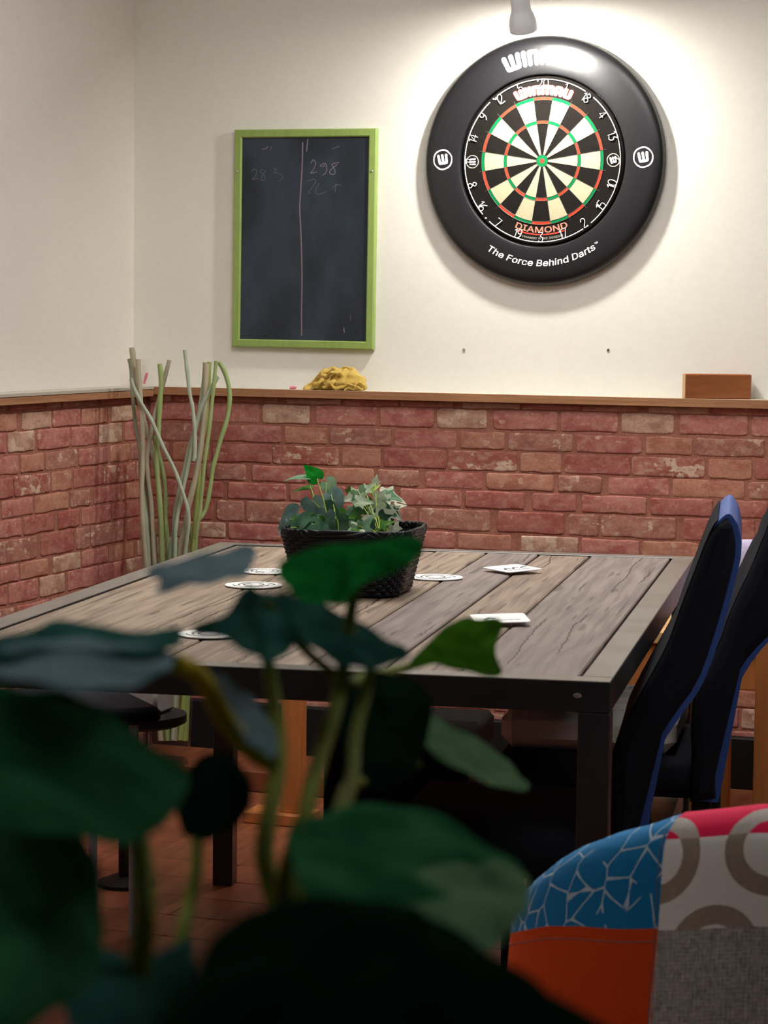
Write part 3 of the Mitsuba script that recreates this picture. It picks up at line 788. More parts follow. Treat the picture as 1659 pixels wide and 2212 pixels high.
# ------------------------------------------------------------------ tall glass vase with reeds in the corner
VZ = 6.42
va = at(367, 1400, VZ); VX, VY = va[0], va[1]
k = thing('glass_vase', 'tall clear glass vase standing in the corner behind the table', 'vase')
put('body', xform(lathe([(0.0, 0.0), (0.050, 0.0), (0.056, 0.01), (0.064, 0.2), (0.086, 0.655), (0.088, 0.660)], 48), frame([VX, VY, 0.0555], [1, 0, 0], [0, 1, 0], [0, 0, 1])), 'mat_glass', k, smooth=40)
put('foot', xform(lathe([(0.0, 0.001), (0.048, 0.001), (0.051, 0.006), (0.046, 0.014), (0.0, 0.016)], 40), frame([VX, VY, 0.0555], [1, 0, 0], [0, 1, 0], [0, 0, 1])), 'mat_glass', k, smooth=40)
k = thing('reed_bundle', 'bundle of tall dried green and tan reeds standing in the glass vase', 'reeds')
REEDS = [([(285, 751), (291, 800), (300, 860), (313, 920), (325, 960), (340, 1030), (345, 1100), (350, 1200), (352, 1400), (356, 1600)], 2, 10), ([(279, 775), (283, 800), (287, 860), (293, 920), (303, 975), (312, 1030), (322, 1090), (330, 1140), (337, 1200), (345, 1400), (355, 1600)], 0, 7),
         ([(298, 776), (302, 840), (306, 900), (309, 980), (306, 1060), (309, 1150), (318, 1250), (334, 1450), (345, 1600)], 2, 9), ([(283, 818), (290, 840), (305, 870), (323, 900), (335, 925), (352, 965), (375, 1010), (390, 1050), (403, 1090), (408, 1130), (400, 1200), (385, 1400), (375, 1600)], 0, 7),
         ([(366, 778), (352, 830), (335, 895), (325, 940), (318, 990), (320, 1030), (327, 1090), (333, 1200), (348, 1400), (360, 1600)], 2, 8), ([(345, 786), (348, 820), (345, 880), (342, 940), (338, 980), (340, 1030), (346, 1100), (350, 1180), (355, 1400), (362, 1600)], 1, 9),
         ([(334, 940), (344, 985), (352, 1020), (357, 1060), (358, 1120), (362, 1180), (366, 1300), (372, 1600)], 1, 8), ([(399, 756), (404, 800), (410, 850), (416, 880), (421, 930), (421, 980), (418, 996)], 0, 7),
         ([(444, 783), (440, 830), (433, 880), (424, 920), (412, 960), (400, 1010), (390, 1050), (380, 1100), (375, 1160), (368, 1220), (366, 1600)], 0, 9), ([(452, 782), (450, 830), (446, 880), (441, 930), (432, 970), (428, 1040), (424, 1100), (420, 1160), (412, 1300), (398, 1600)], 3, 9),
         ([(467, 780), (461, 840), (455, 900), (449, 950), (442, 1000), (436, 1060), (432, 1110), (425, 1150), (415, 1300), (400, 1600)], 1, 7), ([(473, 782), (484, 800), (492, 825), (496, 850), (495, 880), (488, 915), (478, 945), (467, 985), (460, 1010), (456, 1040), (449, 1080), (440, 1110), (431, 1140), (424, 1180), (412, 1350), (402, 1600)], 1, 8),
         ([(471, 813), (450, 850), (432, 890), (420, 940), (408, 1000), (398, 1045), (388, 1090), (380, 1140), (378, 1200), (373, 1600)], 0, 7), ([(446, 786), (443, 860), (438, 930), (425, 1020), (408, 1090), (401, 1130), (395, 1160), (386, 1230), (380, 1600)], 2, 10),
         ([(414, 1040), (410, 1090), (406, 1140), (403, 1190), (395, 1300), (385, 1600)], 3, 6), ([(420, 1165), (416, 1200), (405, 1400), (393, 1600)], 3, 6), ([(310, 1060), (312, 1120), (318, 1200), (328, 1300), (350, 1600)], 2, 8), ([(304, 980), (306, 1050), (313, 1130), (322, 1220), (340, 1450), (352, 1600)], 0, 9)]
for i, (pl, c, w) in enumerate(REEDS):
    y0, y1 = pl[0][1], 1600
    off = -0.05 if i == 3 else 0.036 * math.sin(i * 2.4)
    pts = []
    for x, y in pl:
        f = (y - 750) / 850
        p = at(x, y, VZ + off * (1.0 - .2 * f)); d = np.hypot(p[0] - VX, p[1] - VY)
        rmax = 0.046 + 0.028 * (p[2] - 0.07) / 0.65
        if p[2] < 0.735 and d > rmax: p[:2] = np.array([VX, VY]) + (p[:2] - [VX, VY]) * rmax / d
        p[2] = max(p[2], 0.073)
        if p[2] > .9: p[:2] = np.maximum(p[:2], [0.02, -9]); p[1] = min(p[1], -.02)
        pts.append(p)
    q = spline(pts, 40)
    put('reed', tube(q, w * 0.00080 * (1 + 0.08 * np.sin(np.arange(40) * 1.1 + i)), 8), RD[c], k, smooth=50)

# ------------------------------------------------------------------ table
tb = thing('plank_table', 'large table of weathered dark planks in a black steel frame', 'table')
TW, TL, RAIL = 1.058, 1.83, 0.045


def tbox(a0, a1, b0, b1, z0, z1, c=0.0015): return xform(rbox(a0, a1, b0, b1, z0, z1, c), TABM)


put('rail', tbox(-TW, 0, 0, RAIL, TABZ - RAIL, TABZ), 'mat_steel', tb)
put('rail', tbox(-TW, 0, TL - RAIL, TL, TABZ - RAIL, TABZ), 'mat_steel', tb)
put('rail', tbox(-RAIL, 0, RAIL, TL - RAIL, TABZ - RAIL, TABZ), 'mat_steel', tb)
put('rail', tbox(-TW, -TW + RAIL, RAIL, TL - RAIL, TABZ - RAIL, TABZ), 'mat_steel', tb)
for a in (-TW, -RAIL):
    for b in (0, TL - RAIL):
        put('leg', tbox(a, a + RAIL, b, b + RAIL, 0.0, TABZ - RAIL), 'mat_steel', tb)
put('support_board', tbox(-TW + RAIL, -RAIL, RAIL, TL - RAIL, TABZ - 0.036, TABZ - 0.022), 'mat_black', tb)
seams = [-0.0490, -0.222, -0.333, -0.447, -0.560, -0.668, -0.778, -0.895, -TW + RAIL + .002]
tone = [1, 2, 1, 0, 2, 0, 0, 0]
for i in range(8):
    a1, a0 = seams[i] - .0022, seams[i + 1] + .0022
    m = rbox(a0, a1, RAIL + .003 + .003 * (i % 3), TL - RAIL - .003, TABZ - 0.022, TABZ - .0015 - .001 * (i % 3 == 1), 0.0022)
    put('plank', xform(m, TABM), PL[tone[i]], tb)
put('chip', xform(trimesh.creation.icosphere(1, 0.006), TABM @ frame([-.046, -.0006, TABZ - .021], [1, 0, 0], [0, .12, 0], [0, 0, .6])), 'mat_screw', tb)


# coasters
def coaster(px, py, size, shape, label, rot=0.0, lift=0.0, tilt=(0, 0), marks=0):
    t = thing('coaster', label, 'coaster', None)
    q = on(px, py, (0, 0, 1), TABZ + lift)
    M = frame([q[0], q[1], TABZ + lift + 0.0002], [math.cos(rot), math.sin(rot), tilt[0]], [-math.sin(rot), math.cos(rot), tilt[1]], [-tilt[0], -tilt[1], 1])
    g = sg.Point(0, 0).buffer(size / 2, quad_segs=16) if shape == 'round' else sg.box(-size / 2 + .008, -size / 2 + .008, size / 2 - .008, size / 2 - .008).buffer(.008, quad_segs=5)
    put('card', xform(extrude(g, 0.0016), M), 'mat_print_white', t)
    ms = []
    if shape == 'round':
        r = size * .36
        for k in range(3):
            ms.append(extrude(sg.LineString([(r * (1 - .26 * k) * math.cos(a), r * (1 - .26 * k) * math.sin(a)) for a in np.linspace(.3 + k, 2.6 + k * 1.4, 14)]).buffer(.0014), .0003))
            ms.append(extrude(sg.LineString([(r * (1 - .26 * k) * math.cos(a), r * (1 - .26 * k) * math.sin(a)) for a in np.linspace(3.6 + k, 5.6 + k, 14)]).buffer(.0014), .0003))
    else:
        for k in range(marks):
            x0 = -.026 + .022 * k
            ms.append(extrude(sg.LineString([(x0, -.012 + .004 * k), (x0 + .008, .002), (x0 + .016, -.004 + .003 * k)]).buffer(.0024), .0003))
        ms.append(extrude(sg.LineString([(-.03, -.022), (.03, -.022)]).buffer(.0012), .0003))
    m = cat(ms); m.apply_translation((0, 0, .0016)); put('print', xform(m, M), 'mat_black', t)


coaster(941, 1248, .107, 'round', 'round white beer coaster just right of the black basket')
coaster(548, 1265, .108, 'round', 'round white beer coaster left of the basket, nearer of the two')
coaster(572, 1235, .100, 'round', 'round white beer coaster left of the basket, farther of the two', rot=1)
coaster(1107, 1229, .088, 'square', 'square white coaster with dark print lying far right of the basket', rot=.95, lift=.005, tilt=(.03, .02), marks=3)
coaster(1080, 1337, .092, 'square', 'square white coaster near the front right, half behind the pale green leaf', rot=.42, lift=.006, tilt=(.03, .03), marks=1)
coaster(452, 1371, .100, 'round', 'round white coaster at the front left, mostly hidden by a dark leaf')

# ------------------------------------------------------------------ black wicker basket with two ivies
bk = thing('wicker_basket', 'square black wicker basket holding the small ivies on the table', 'basket')
q = on(764, 1292, (0, 0, 1), TABZ)
BC = np.array([q[0], q[1], 0]) + TD * 0.108 - TE * 0.022
BHt = 0.113
BASM = frame([BC[0], BC[1], TABZ + .001], TE, TD, [0, 0, 1])


def sq(t, hx, hy, n=5.0):
    c, s = np.cos(t), np.sin(t)
    return np.stack([hx * np.sign(c) * np.abs(c) ** (2 / n), hy * np.sign(s) * np.abs(s) ** (2 / n)], 1)


def hs(z): f = z / BHt; return 0.093 + 0.026 * f, 0.096 + 0.024 * f
NT = 120; tt = np.linspace(0, 2 * np.pi, NT, endpoint=False) + .013
tt = tt + 0.17 * -np.sin(4 * tt) * .0
rows_ = []
for r in range(15):
    z = 0.005 + r * 0.0071
    hx, hy = hs(z); w = 0.0026 * np.sign(np.sin(tt * 20 + math.pi * (r % 2)) + 1e-9)
    w = np.convolve(np.r_[w[-2:], w, w[:2]], [.25, .5, .25], 'same')[2:-2]
    p = sq(tt, hx, hy); nrm = p / np.linalg.norm(p, axis=1, keepdims=True)
    rows_.append(tube(np.c_[p + nrm * w[:, None], np.full(NT, z)], 0.0043, 6, closed=True))
put('weave', xform(cat(rows_), BASM), 'mat_wicker', bk, smooth=60)
hx, hy = hs(BHt); p = sq(tt, hx, hy)
rim = [tube(np.c_[p * (1 + .012 * np.sin(tt * 30 + ph))[:, None], BHt + 0.0045 * np.sin(tt * 15 + ph) + .001], 0.0042, 6, closed=True) for ph in (0, 2.1, 4.2)]
put('rim', xform(cat(rim), BASM), 'mat_wicker', bk, smooth=60, label='braided scalloped rim')
v0 = np.c_[sq(tt, .088, .091), np.full(NT, .004)]; v1 = np.c_[sq(tt, .112, .112), np.full(NT, BHt - .004)]
vv = np.vstack([v0, v1, [[0, 0, .004]]]); ff = []
for i in range(NT):
    j = (i + 1) % NT; ff += [[i, j, NT + j], [i, NT + j, NT + i], [2 * NT, j, i]]
put('liner', xform(trimesh.Trimesh(vv, ff, process=False), BASM), 'mat_black', bk, smooth=40)
pot = {}
for nm, dx, lab in (('flower_pot', -.044, 'black plastic pot of dark soil sunk in the basket under the plain ivy'), ('flower_pot', .046, 'black plastic pot of dark soil sunk in the basket under the variegated ivy')):
    t = thing(nm, lab, 'flower pot')
    M = BASM @ trimesh.transformations.translation_matrix((dx, .0, .006))
    put('shell', xform(lathe([(0, 0), (.029, 0), (.036, .085), (.039, .085), (.039, .092), (.036, .092), (.034, .08)], 28), M), 'mat_black', t, smooth=40)
    put('soil', xform(lathe([(0.0, .084), (.024, .082), (.035, .080)], 20), M), 'mat_soil', t, smooth=True)


def leaf_shape(outline, fold=0.12, droop=0.25, rings=4):
    half = outline
    pts2 = half + [(-x, y) for x, y in half[::-1] if x > 1e-6]
    b = spline(pts2, 44, closed=True); c = np.array([0, .25])
    v = [np.array([*c])]
    for r in range(1, rings + 1): v += list(c + (b - c) * r / rings)
    v = np.array(v); n = len(b)
    z = fold * np.abs(v[:, 0]) - droop * (v[:, 1] - .1) ** 2 - .10 * v[:, 0] ** 2
    V = np.c_[v, z]; f = []
    for i in range(n):
        j = (i + 1) % n; f.append([0, 1 + i, 1 + j])
        for r in range(rings - 1):
            a, b2 = 1 + r * n, 1 + (r + 1) * n; f += [[a + i, b2 + i, b2 + j], [a + i, b2 + j, a + j]]
    f = np.array(f); m = len(V)
    V2 = V - [0, 0, .012]
    rim_ = 1 + (rings - 1) * n; side = []
    for i in range(n):
        j = (i + 1) % n; side += [[rim_ + i, m + rim_ + i, m + rim_ + j], [rim_ + i, m + rim_ + j, rim_ + j]]
    return trimesh.Trimesh(V, f, process=False)


HEART = leaf_shape([(0, -.02), (.20, -.20), (.44, -.12), (.54, .14), (.42, .42), (.22, .70), (0, 1.0)])
LOBED = leaf_shape([(0, -.02), (.22, -.24), (.50, -.20), (.44, .05), (.70, .30), (.40, .36), (.24, .56), (0, 1.05)], .2)
LOBEI = leaf_shape([(0, .06), (.16, -.10), (.34, -.08), (.30, .10), (.46, .28), (.26, .30), (.15, .46), (0, .80)], .2)
LEAFPLY = {}


def leaf_at(plant, shape, x, y, depth, size, ang, face, m, base=None, stem=None, margin=None):
    """a leaf whose tip points ang degrees from image-right; face: how much it faces the viewer (the rest faces up)"""
    a = math.radians(ang)
    tip = unit(_r0 * math.cos(a) + np.array([0, 0, 1]) * math.sin(a) + 0.0001 * FW)
    nrm = unit(-FW * face + np.array([0, 0, 1]) * (1 - face) + _r0 * rnd.uniform(-.5, .5))
    nrm = unit(nrm - tip * (nrm @ tip)) if abs(nrm @ tip) < .95 else unit(np.cross(tip, _r0))
    ex = np.cross(tip, nrm)
    c = at(x, y, depth) - tip * size * .35
    M = frame(c, ex * size, tip * size, nrm * size)
    if (shape, m) not in LEAFPLY:
        LEAFPLY[(shape, m)] = mikit.ply({'h': HEART, 'l': LOBED, 'i': LOBEI}[shape], m, smooth=60)
    k = numbered(plant + '__leaf'); scene[k] = {**LEAFPLY[(shape, m)], 'to_world': T(M)}
    if margin:
        Mi = frame(c + nrm * size * .02 + tip * size * .06, ex * size, tip * size, nrm * size)
        if ('i', margin) not in LEAFPLY: LEAFPLY[('i', margin)] = mikit.ply(LOBEI, margin, smooth=60)
        scene[numbered(k + '__centre')] = {**LEAFPLY[('i', margin)], 'to_world': T(Mi)}
    if base is not None:
        b = np.asarray(base); mid = (b + c) / 2 + np.array([0, 0, .012])
        put('stem', tube(spline([b, mid, c], 10), np.linspace(.0016, .0009, 10), 5), 'mat_stem_lime', plant, smooth=60)


ivy1 = thing('ivy_plant', 'small plain green ivy growing on the left side of the wicker basket', 'plant')
ivy2 = thing('ivy_plant', 'small white-edged variegated ivy growing on the right side of the wicker basket', 'plant')
pz = lambda x, y: (580 + x / 4.608, 990 + y / 4.608)
b1 = lambda: (BASM @ np.array([-.044 + rnd.uniform(-.018, .018), rnd.uniform(-.018, .018), .086, 1]))[:3]
b2 = lambda: (BASM @ np.array([.046 + rnd.uniform(-.018, .018), rnd.uniform(-.018, .018), .086, 1]))[:3]
U = 1 / 5110.0
for (x, y, s, ang, face, m, sh, dz) in [(440, 150, 150, 130, .55, 'mat_leaf_bright', 'h', .0), (300, 190, 180, 178, .12, 'mat_leaf_pale', 'h', .0), (350, 300, 150, 185, .15, 'mat_leaf_mid', 'h', .02), (620, 290, 150, -50, .7, 'mat_leaf_pale', 'h', .02),
        (700, 350, 90, -40, .5, 'mat_leaf_bright', 'h', .05), (440, 490, 170, -80, .75, 'mat_leaf_blue', 'h', -.03), (670, 440, 210, -60, .6, 'mat_leaf_blue', 'h', .0), (520, 480, 120, 20, .6, 'mat_leaf_blue', 'h', .0), (620, 530, 150, -30, .7, 'mat_leaf_dark', 'h', -.02),
        (215, 600, 210, 215, .6, 'mat_leaf_blue', 'h', -.02), (320, 690, 260, 200, .55, 'mat_leaf_dark', 'h', -.06), (560, 690, 210, -20, .5, 'mat_leaf_dark', 'h', -.06), (400, 610, 110, 160, .5, 'mat_leaf_cream', 'l', -.03), (690, 590, 150, 200, .5, 'mat_leaf_mid', 'h', -.02),
        (560, 600, 150, -100, .7, 'mat_leaf_blue', 'h', -.04), (240, 520, 110, 40, .4, 'mat_leaf_dark', 'h', .03), (720, 670, 160, -60, .6, 'mat_leaf_dark', 'h', -.05), (480, 640, 120, -100, .6, 'mat_leaf_mid', 'h', -.05), (590, 420, 120, 200, .5, 'mat_leaf_dark', 'h', .04)]:
    X, Y = pz(x, y); leaf_at(ivy1, sh, X, Y, 4.40 + dz, s * U * 1.2, ang, face, m, b1())
for (x, y, s, ang, face, m, sh, dz, mg) in [(830, 390, 150, 190, .6, 'mat_leaf_cream', 'l', .0, None), (920, 380, 140, -60, .7, 'mat_leaf_pale', 'l', .0, None), (950, 430, 130, 0, .55, 'mat_leaf_cream', 'l', -.03, None), (1130, 430, 150, -20, .7, 'mat_leaf_cream', 'l', -.02, None),
        (1230, 385, 190, -12, .45, 'mat_leaf_edge', 'l', .0, 'mat_leaf_pale'), (1290, 480, 110, 20, .4, 'mat_leaf_edge', 'l', .02, None), (1165, 510, 220, -25, .6, 'mat_leaf_edge', 'l', -.02, 'mat_leaf_dark'), (1260, 550, 120, -40, .5, 'mat_leaf_edge', 'l', .01, 'mat_leaf_dark'),
        (940, 500, 160, 200, .7, 'mat_leaf_mid', 'l', -.02, None), (800, 540, 120, 200, .5, 'mat_leaf_pale', 'l', .0, None), (850, 580, 160, 190, .5, 'mat_leaf_dark', 'l', -.03, 'mat_leaf_mid'), (1130, 650, 240, -50, .7, 'mat_leaf_edge', 'l', -.05, 'mat_leaf_dark'), (1250, 730, 130, -80, .5, 'mat_leaf_edge', 'l', -.06, None),
        (840, 720, 170, 200, .4, 'mat_leaf_cream', 'l', -.07, None), (970, 720, 160, -90, .7, 'mat_leaf_dark', 'l', -.06, None), (1000, 295, 120, 45, .5, 'mat_leaf_cream', 'l', .0, None), (1070, 215, 70, 80, .6, 'mat_leaf_edge', 'l', .0, None), (1050, 300, 90, 40, .5, 'mat_stem_lime', 'l', .01, None),
        (960, 610, 110, 80, .6, 'mat_stem_lime', 'l', -.03, None), (1030, 620, 130, 70, .6, 'mat_stem_lime', 'l', -.03, None), (1060, 480, 110, 50, .5, 'mat_stem_lime', 'l', .0, None), (800, 310, 60, 90, .6, 'mat_leaf_mid', 'l', .03, None), (900, 720, 120, -70, .5, 'mat_leaf_pale', 'l', -.07, None)]:
    X, Y = pz(x, y); leaf_at(ivy2, sh, X, Y, 4.42 + dz, s * U * 1.15, ang, face, m, b2(), None, mg)

for pl_, cx_, mm_, sh_, bb_ in ((ivy1, 420, ('mat_leaf_dark', 'mat_leaf_mid', 'mat_leaf_blue'), 'h', b1), (ivy2, 1000, ('mat_leaf_mid', 'mat_leaf_dark', 'mat_leaf_pale'), 'l', b2)):
    for i in range(12):                              # lower foliage close to the soil
        X, Y = pz(cx_ + rnd.uniform(-230, 230), 640 + rnd.uniform(0, 110))
        leaf_at(pl_, sh_, X, Y, 4.40 + rnd.uniform(-.06, .05), rnd.uniform(120, 190) * U, rnd.uniform(0, 360), rnd.uniform(.2, .6), mm_[i % 3], bb_())

# ------------------------------------------------------------------ high-backed chairs along the right side of the table
# the side view of the back, front line and rear line, as (a, z) in the table's frame
FRONT = [(-.030, .40), (-.027, .50), (-.026, .60), (-.012, .645), (.020, .71), (.053, .775), (.075, .84), (.096, .90), (.112, .945), (.122, .966)]
REAR = [(.012, .40), (.012, .47), (.020, .54), (.042, .61), (.073, .665), (.108, .72), (.134, .80), (.154, .88), (.162, .93), (.155, .966)]


def chair(b0, da, label, lumps=0.0, width=0.42, seed=0):
    t = thing('high_back_chair', label, 'chair')
    fr, re = spline(FRONT, 22), spline(REAR, 22)
    top = spline([fr[-1], (fr[-1] + re[-1]) / 2 + [0.002, .016], re[-1]], 8)[1:-1]
    ring = np.vstack([fr, top, re[::-1]])             # closed outline
    ring[:, 0] += da
    n, M = len(ring), 15
    nrm = np.roll(ring, -1, 0) - np.roll(ring, 1, 0); nrm = np.stack([-nrm[:, 1], nrm[:, 0]], 1); nrm /= np.linalg.norm(nrm, axis=1, keepdims=True) + 1e-9
    cen = ring.mean(0)
    if (np.einsum('ij,ij->i', nrm, ring - cen)).mean() < 0: nrm = -nrm

    def shell(idx, b_s, inset):
        rows = []
        for b, ins in zip(b_s, inset):
            w_ = np.clip((np.asarray(idx) - 18) / 8.0, 0, 1) if np.ndim(ins) else 0
            p = ring[idx] - nrm[idx] * ((ins[0] * (1 - w_) + ins[1] * w_)[:, None] if np.ndim(ins) else ins)
            if lumps:
                q3 = np.c_[p * 9 + seed, np.full(len(p), b * 7)]
                p = p + nrm[idx] * ((meshkit.fbm(q3, 3, 5) - .42) * lumps)[:, None]
            rows.append(np.c_[p[:, 0] - (b - b0) * .045, np.full(len(p), b), p[:, 1]])
        return rows

    def skin(rows, closed):
        v = np.vstack(rows); k = len(rows[0]); f = []
        for i in range(len(rows) - 1):
            for j in range(k if closed else k - 1):
                j2 = (j + 1) % k; a, b, c, d = i * k + j, i * k + j2, (i + 1) * k + j2, (i + 1) * k + j
                f += [[a, c, b], [a, d, c]]
        return v, f

    bs = np.linspace(b0 + .004, b0 + width - .004, M)
    v, f = skin(shell(np.arange(n), bs, [0.0] * M), True)
    # close the ends
    for r, rev in ((0, 1), (M - 1, 0)):
        c = len(v); v = np.vstack([v, v[r * n:(r + 1) * n].mean(0)])
        for j in range(n): f.append([c, r * n + j, r * n + (j + 1) % n][::-1 if rev else 1])
    put('backrest', xform(trimesh.Trimesh(v, f, process=False), TABM), 'mat_blue_fabric', t, smooth=50, label='blue fabric rear and top of the back')
    # black side panels, domed
    for side in (0, 1):
        e = b0 + .004 if side == 0 else b0 + width - .004; s = -1 if side == 0 else 1
        bb_, ins = [e - s * .012, e, e + s * .006, e + s * .010, e + s * .013], [(-.003, .009), (-.003, .009), (.003, .013), (.010, .018), (.020, .024)]
        rows = shell(np.arange(n), bb_, ins)
        if lumps == 0: pass
        v, f = skin(rows, True); c = len(v); v = np.vstack([v, v[-n:].mean(0)])
        for j in range(n): f.append([c, 4 * n + j, 4 * n + (j + 1) % n])
        put('side_panel', xform(trimesh.Trimesh(v, f, process=False), TABM), 'mat_black_fabric', t, smooth=50, label='black fabric side panel')
    idx = np.arange(0, 23); bs2 = np.linspace(b0 + .002, b0 + width - .002, M)
    v, f = skin(shell(idx, bs2, [-.0025] * M), False)
    put('front_panel', xform(trimesh.Trimesh(v, f, process=False), TABM), 'mat_black_fabric', t, smooth=50, label='black fabric front of the back')
    a1 = da + .0
    put('seat', xform(rbox(a1 - .40, a1 + .002, b0 + .005, b0 + width - .005, .395, .47, .018), TABM), 'mat_black_fabric', t, smooth=50)
    for a in (a1 - .385, a1 - .035):
        for b in (b0 + .015, b0 + width - .05):
            put('leg', xform(rbox(a, a + .035, b, b + .035, 0, .397, .002), TABM), 'mat_black', t)
    return t


chair(.35, .0, 'blue and black high-backed chair nearest the viewer at the table side')
chair(1.05, .085, 'lumpy blue and black high-backed chair, second along the right table side', lumps=.035, seed=3)
k = thing('seat_cushion', 'pale grey plastic-wrapped cushion on the second chair behind the steel table leg', 'cushion')
cm = rbox(-.31, .018, 1.075, 1.46, .4715, .548, .022); v, f = trimesh.remesh.subdivide_to_size(cm.vertices, cm.faces, .02)
v = np.array(v); v[:, 2] = np.where(v[:, 2] > .50, v[:, 2] + (meshkit.fbm(v * 22, 3, 4) - .5) * .03, v[:, 2])
scene[k] = mikit.ply(xform(trimesh.Trimesh(v, f, process=False), TABM), 'mat_cushion_grey', smooth=40)
mat('mat_cushion_grey', fn=lambda p, n, uv: C(196, 196, 192) * (0.8 + 0.4 * fbm(p.x * 16, p.y * 16, p.z * 16, 2)), rough=0.3)
k = thing('storage_box', 'black storage box with a pale grey lid under the second chair', 'box')
put('body', xform(rbox(-.235, .005, 1.12, 1.41, .001, .30, .006), TABM), 'mat_black', k)
put('lid', xform(rbox(-.243, .013, 1.112, 1.418, .3005, .335, .006), TABM), 'mat_cushion_grey', k)

# ------------------------------------------------------------------ wooden bench at the wall, cushion, cabinet edge at the right
k = thing('wooden_bench', 'pale wooden bench with orange brown legs against the brick wall behind the chairs', 'bench')
b0 = on(1352, 1352, (0, 0, 1), .575); b0 = np.array([1.70, -.98])
BZ = .57
put('seat', rbox(1.66, 2.42, -.95, -.42, BZ - .03, BZ, .003), 'mat_oak_pale', k)
put('apron', rbox(1.70, 2.38, -.935, -.915, BZ - .125, BZ - .03, .002), 'mat_oak', k)
for x in (1.70, 2.30):
    for y in (-.94, -.52):
        put('leg', rbox(x, x + .075, y, y + .05, .0 if y < -.6 else .0, BZ - .03, .003), 'mat_oak', k)
pq = at(1540, 1400, 5.12)
put('arm_post', rbox(pq[0] - .042, pq[0] + .042, pq[1] - .02, pq[1] + .02, .0, .64, .003), 'mat_oak', k, label='orange brown upright board')
k = thing('lilac_cushion', 'pale lilac cushion on the wooden bench, showing between the two chairs', 'cushion')
lq = at(1632, 1215, 5.45)
m = trimesh.creation.icosphere(4, 1.0); v = np.array(m.vertices); v = np.sign(v) * np.abs(v) ** .6; v = v * [.10, .045, .10]
cq = np.array([lq[0], lq[1], BZ + .104])
scene[k] = mikit.ply(trimesh.Trimesh(v + cq, m.faces, process=False), 'mat_lilac', smooth=True)
mat('mat_lilac', srgb(196, 184, 214), rough=0.7)
k = thing('wooden_post', 'wide orange brown wooden post at the right edge behind the chairs', 'post')
wq = at(1668, 1500, 4.95)
scene[k] = mikit.ply(rbox(wq[0] - .031, wq[0] + .031, wq[1] - .03, wq[1] + .03, .0, .69, .003), 'mat_oak')
k = thing('wooden_upright', 'square orange brown wooden post standing between the table and the brick wall', 'post')
sq_ = at(637, 1600, 5.95)
put('post', rbox(sq_[0] - .028, sq_[0] + .022, sq_[1] - .025, sq_[1] + .025, .03, .66, .002), 'mat_oak', k)
put('foot', rbox(sq_[0] - .12, sq_[0] + .05, sq_[1] - .05, sq_[1] + .05, 0, .03, .003), 'mat_oak', k)
k = thing('dark_filler', 'added low black block filling the dark under the far end of the table', 'bench')  # dark block added to keep the space under the table black
put('seat', xform(rbox(-.745, -.42, 1.46, 1.76, .36, .43, .012), TABM), 'mat_black_fabric', k, smooth=50)
put('skirt', xform(rbox(-.735, -.43, 1.47, 1.75, .05, .3605, .003), TABM), 'mat_black_fabric', k)
for a in (-.72, -.47):
    for b in (1.48, 1.71): put('foot', xform(rbox(a, a + .03, b, b + .03, 0, .0505, .002), TABM), 'mat_black', k)

# stools on the far left of the table
k = thing('black_stool', 'square black padded stool with chrome legs on the far left under the table', 'stool')
st = at(350, 1527, 4.8)                          # the seat's right corner
e1 = unit([-.085 * _r0[0] + .19 * FW[0], -.085 * _r0[1] + .19 * FW[1], 0]); e2 = np.array([-e1[1], e1[0], 0])
STM = frame([st[0], st[1], 0], e1, e2, [0, 0, 1])
put('seat', xform(rbox(.0, .34, .0, .34, .445, st[2], .010), STM), 'mat_black_fabric', k, smooth=50)
for a in (.03, .31):
    for b in (.05, .31):
        put('leg', xform(tube([(a, b, .446), (a, b, 0.0)], .010, 10), STM), 'mat_stool_leg', k, smooth=40)
fq = at(318, 1508, 5.25)
k2 = thing('pedestal_stool', 'dark pedestal stool behind the square black stool, carrying a pale cloth', 'stool')
put('seat', xform(lathe([(0, .365), (.10, .365), (.115, .372), (.115, .39), (.10, .3945), (0, .3945)], 32), frame([fq[0] - .03, fq[1], 0], [1, 0, 0], [0, 1, 0], [0, 0, 1])), 'mat_black', k2, smooth=40)
put('column', tube([(fq[0] - .05, fq[1], .366), (fq[0] - .05, fq[1], .02)], .018, 14), 'mat_black', k2, smooth=40)
put('foot', xform(lathe([(0, 0), (.065, 0), (.065, .008), (.03, .022), (0, .022)], 32), frame([fq[0] - .05, fq[1], 0], [1, 0, 0], [0, 1, 0], [0, 0, 1])), 'mat_black', k2, smooth=40)
k = thing('folded_cloth', 'pale grey folded cloth lying on the stool behind the square black one', 'cloth')
scene[k] = mikit.ply(rbox(fq[0] - .10, fq[0] + .045, fq[1] - .05, fq[1] + .05, .395, .472, .008), 'mat_cushion_grey', smooth=40)

# ------------------------------------------------------------------ patchwork tub chair at the lower right
ac = thing('patchwork_armchair', 'tub armchair in patchwork fabric of blue, orange, grey and ringed white', 'armchair')
AR = 0.338
_fwh = unit([FW[0], FW[1], 0])
AX, AY = (CAM + _r0 * 0.483 + _fwh * (2.2 + AR))[:2]


def top_h(phi):
    d = abs(math.degrees(phi))
    return float(np.interp(d, [0, 22, 38, 45, 55, 65, 75, 90, 110, 130], [.812, .806, .788, .772, .752, .728, .698, .655, .615, .59]))


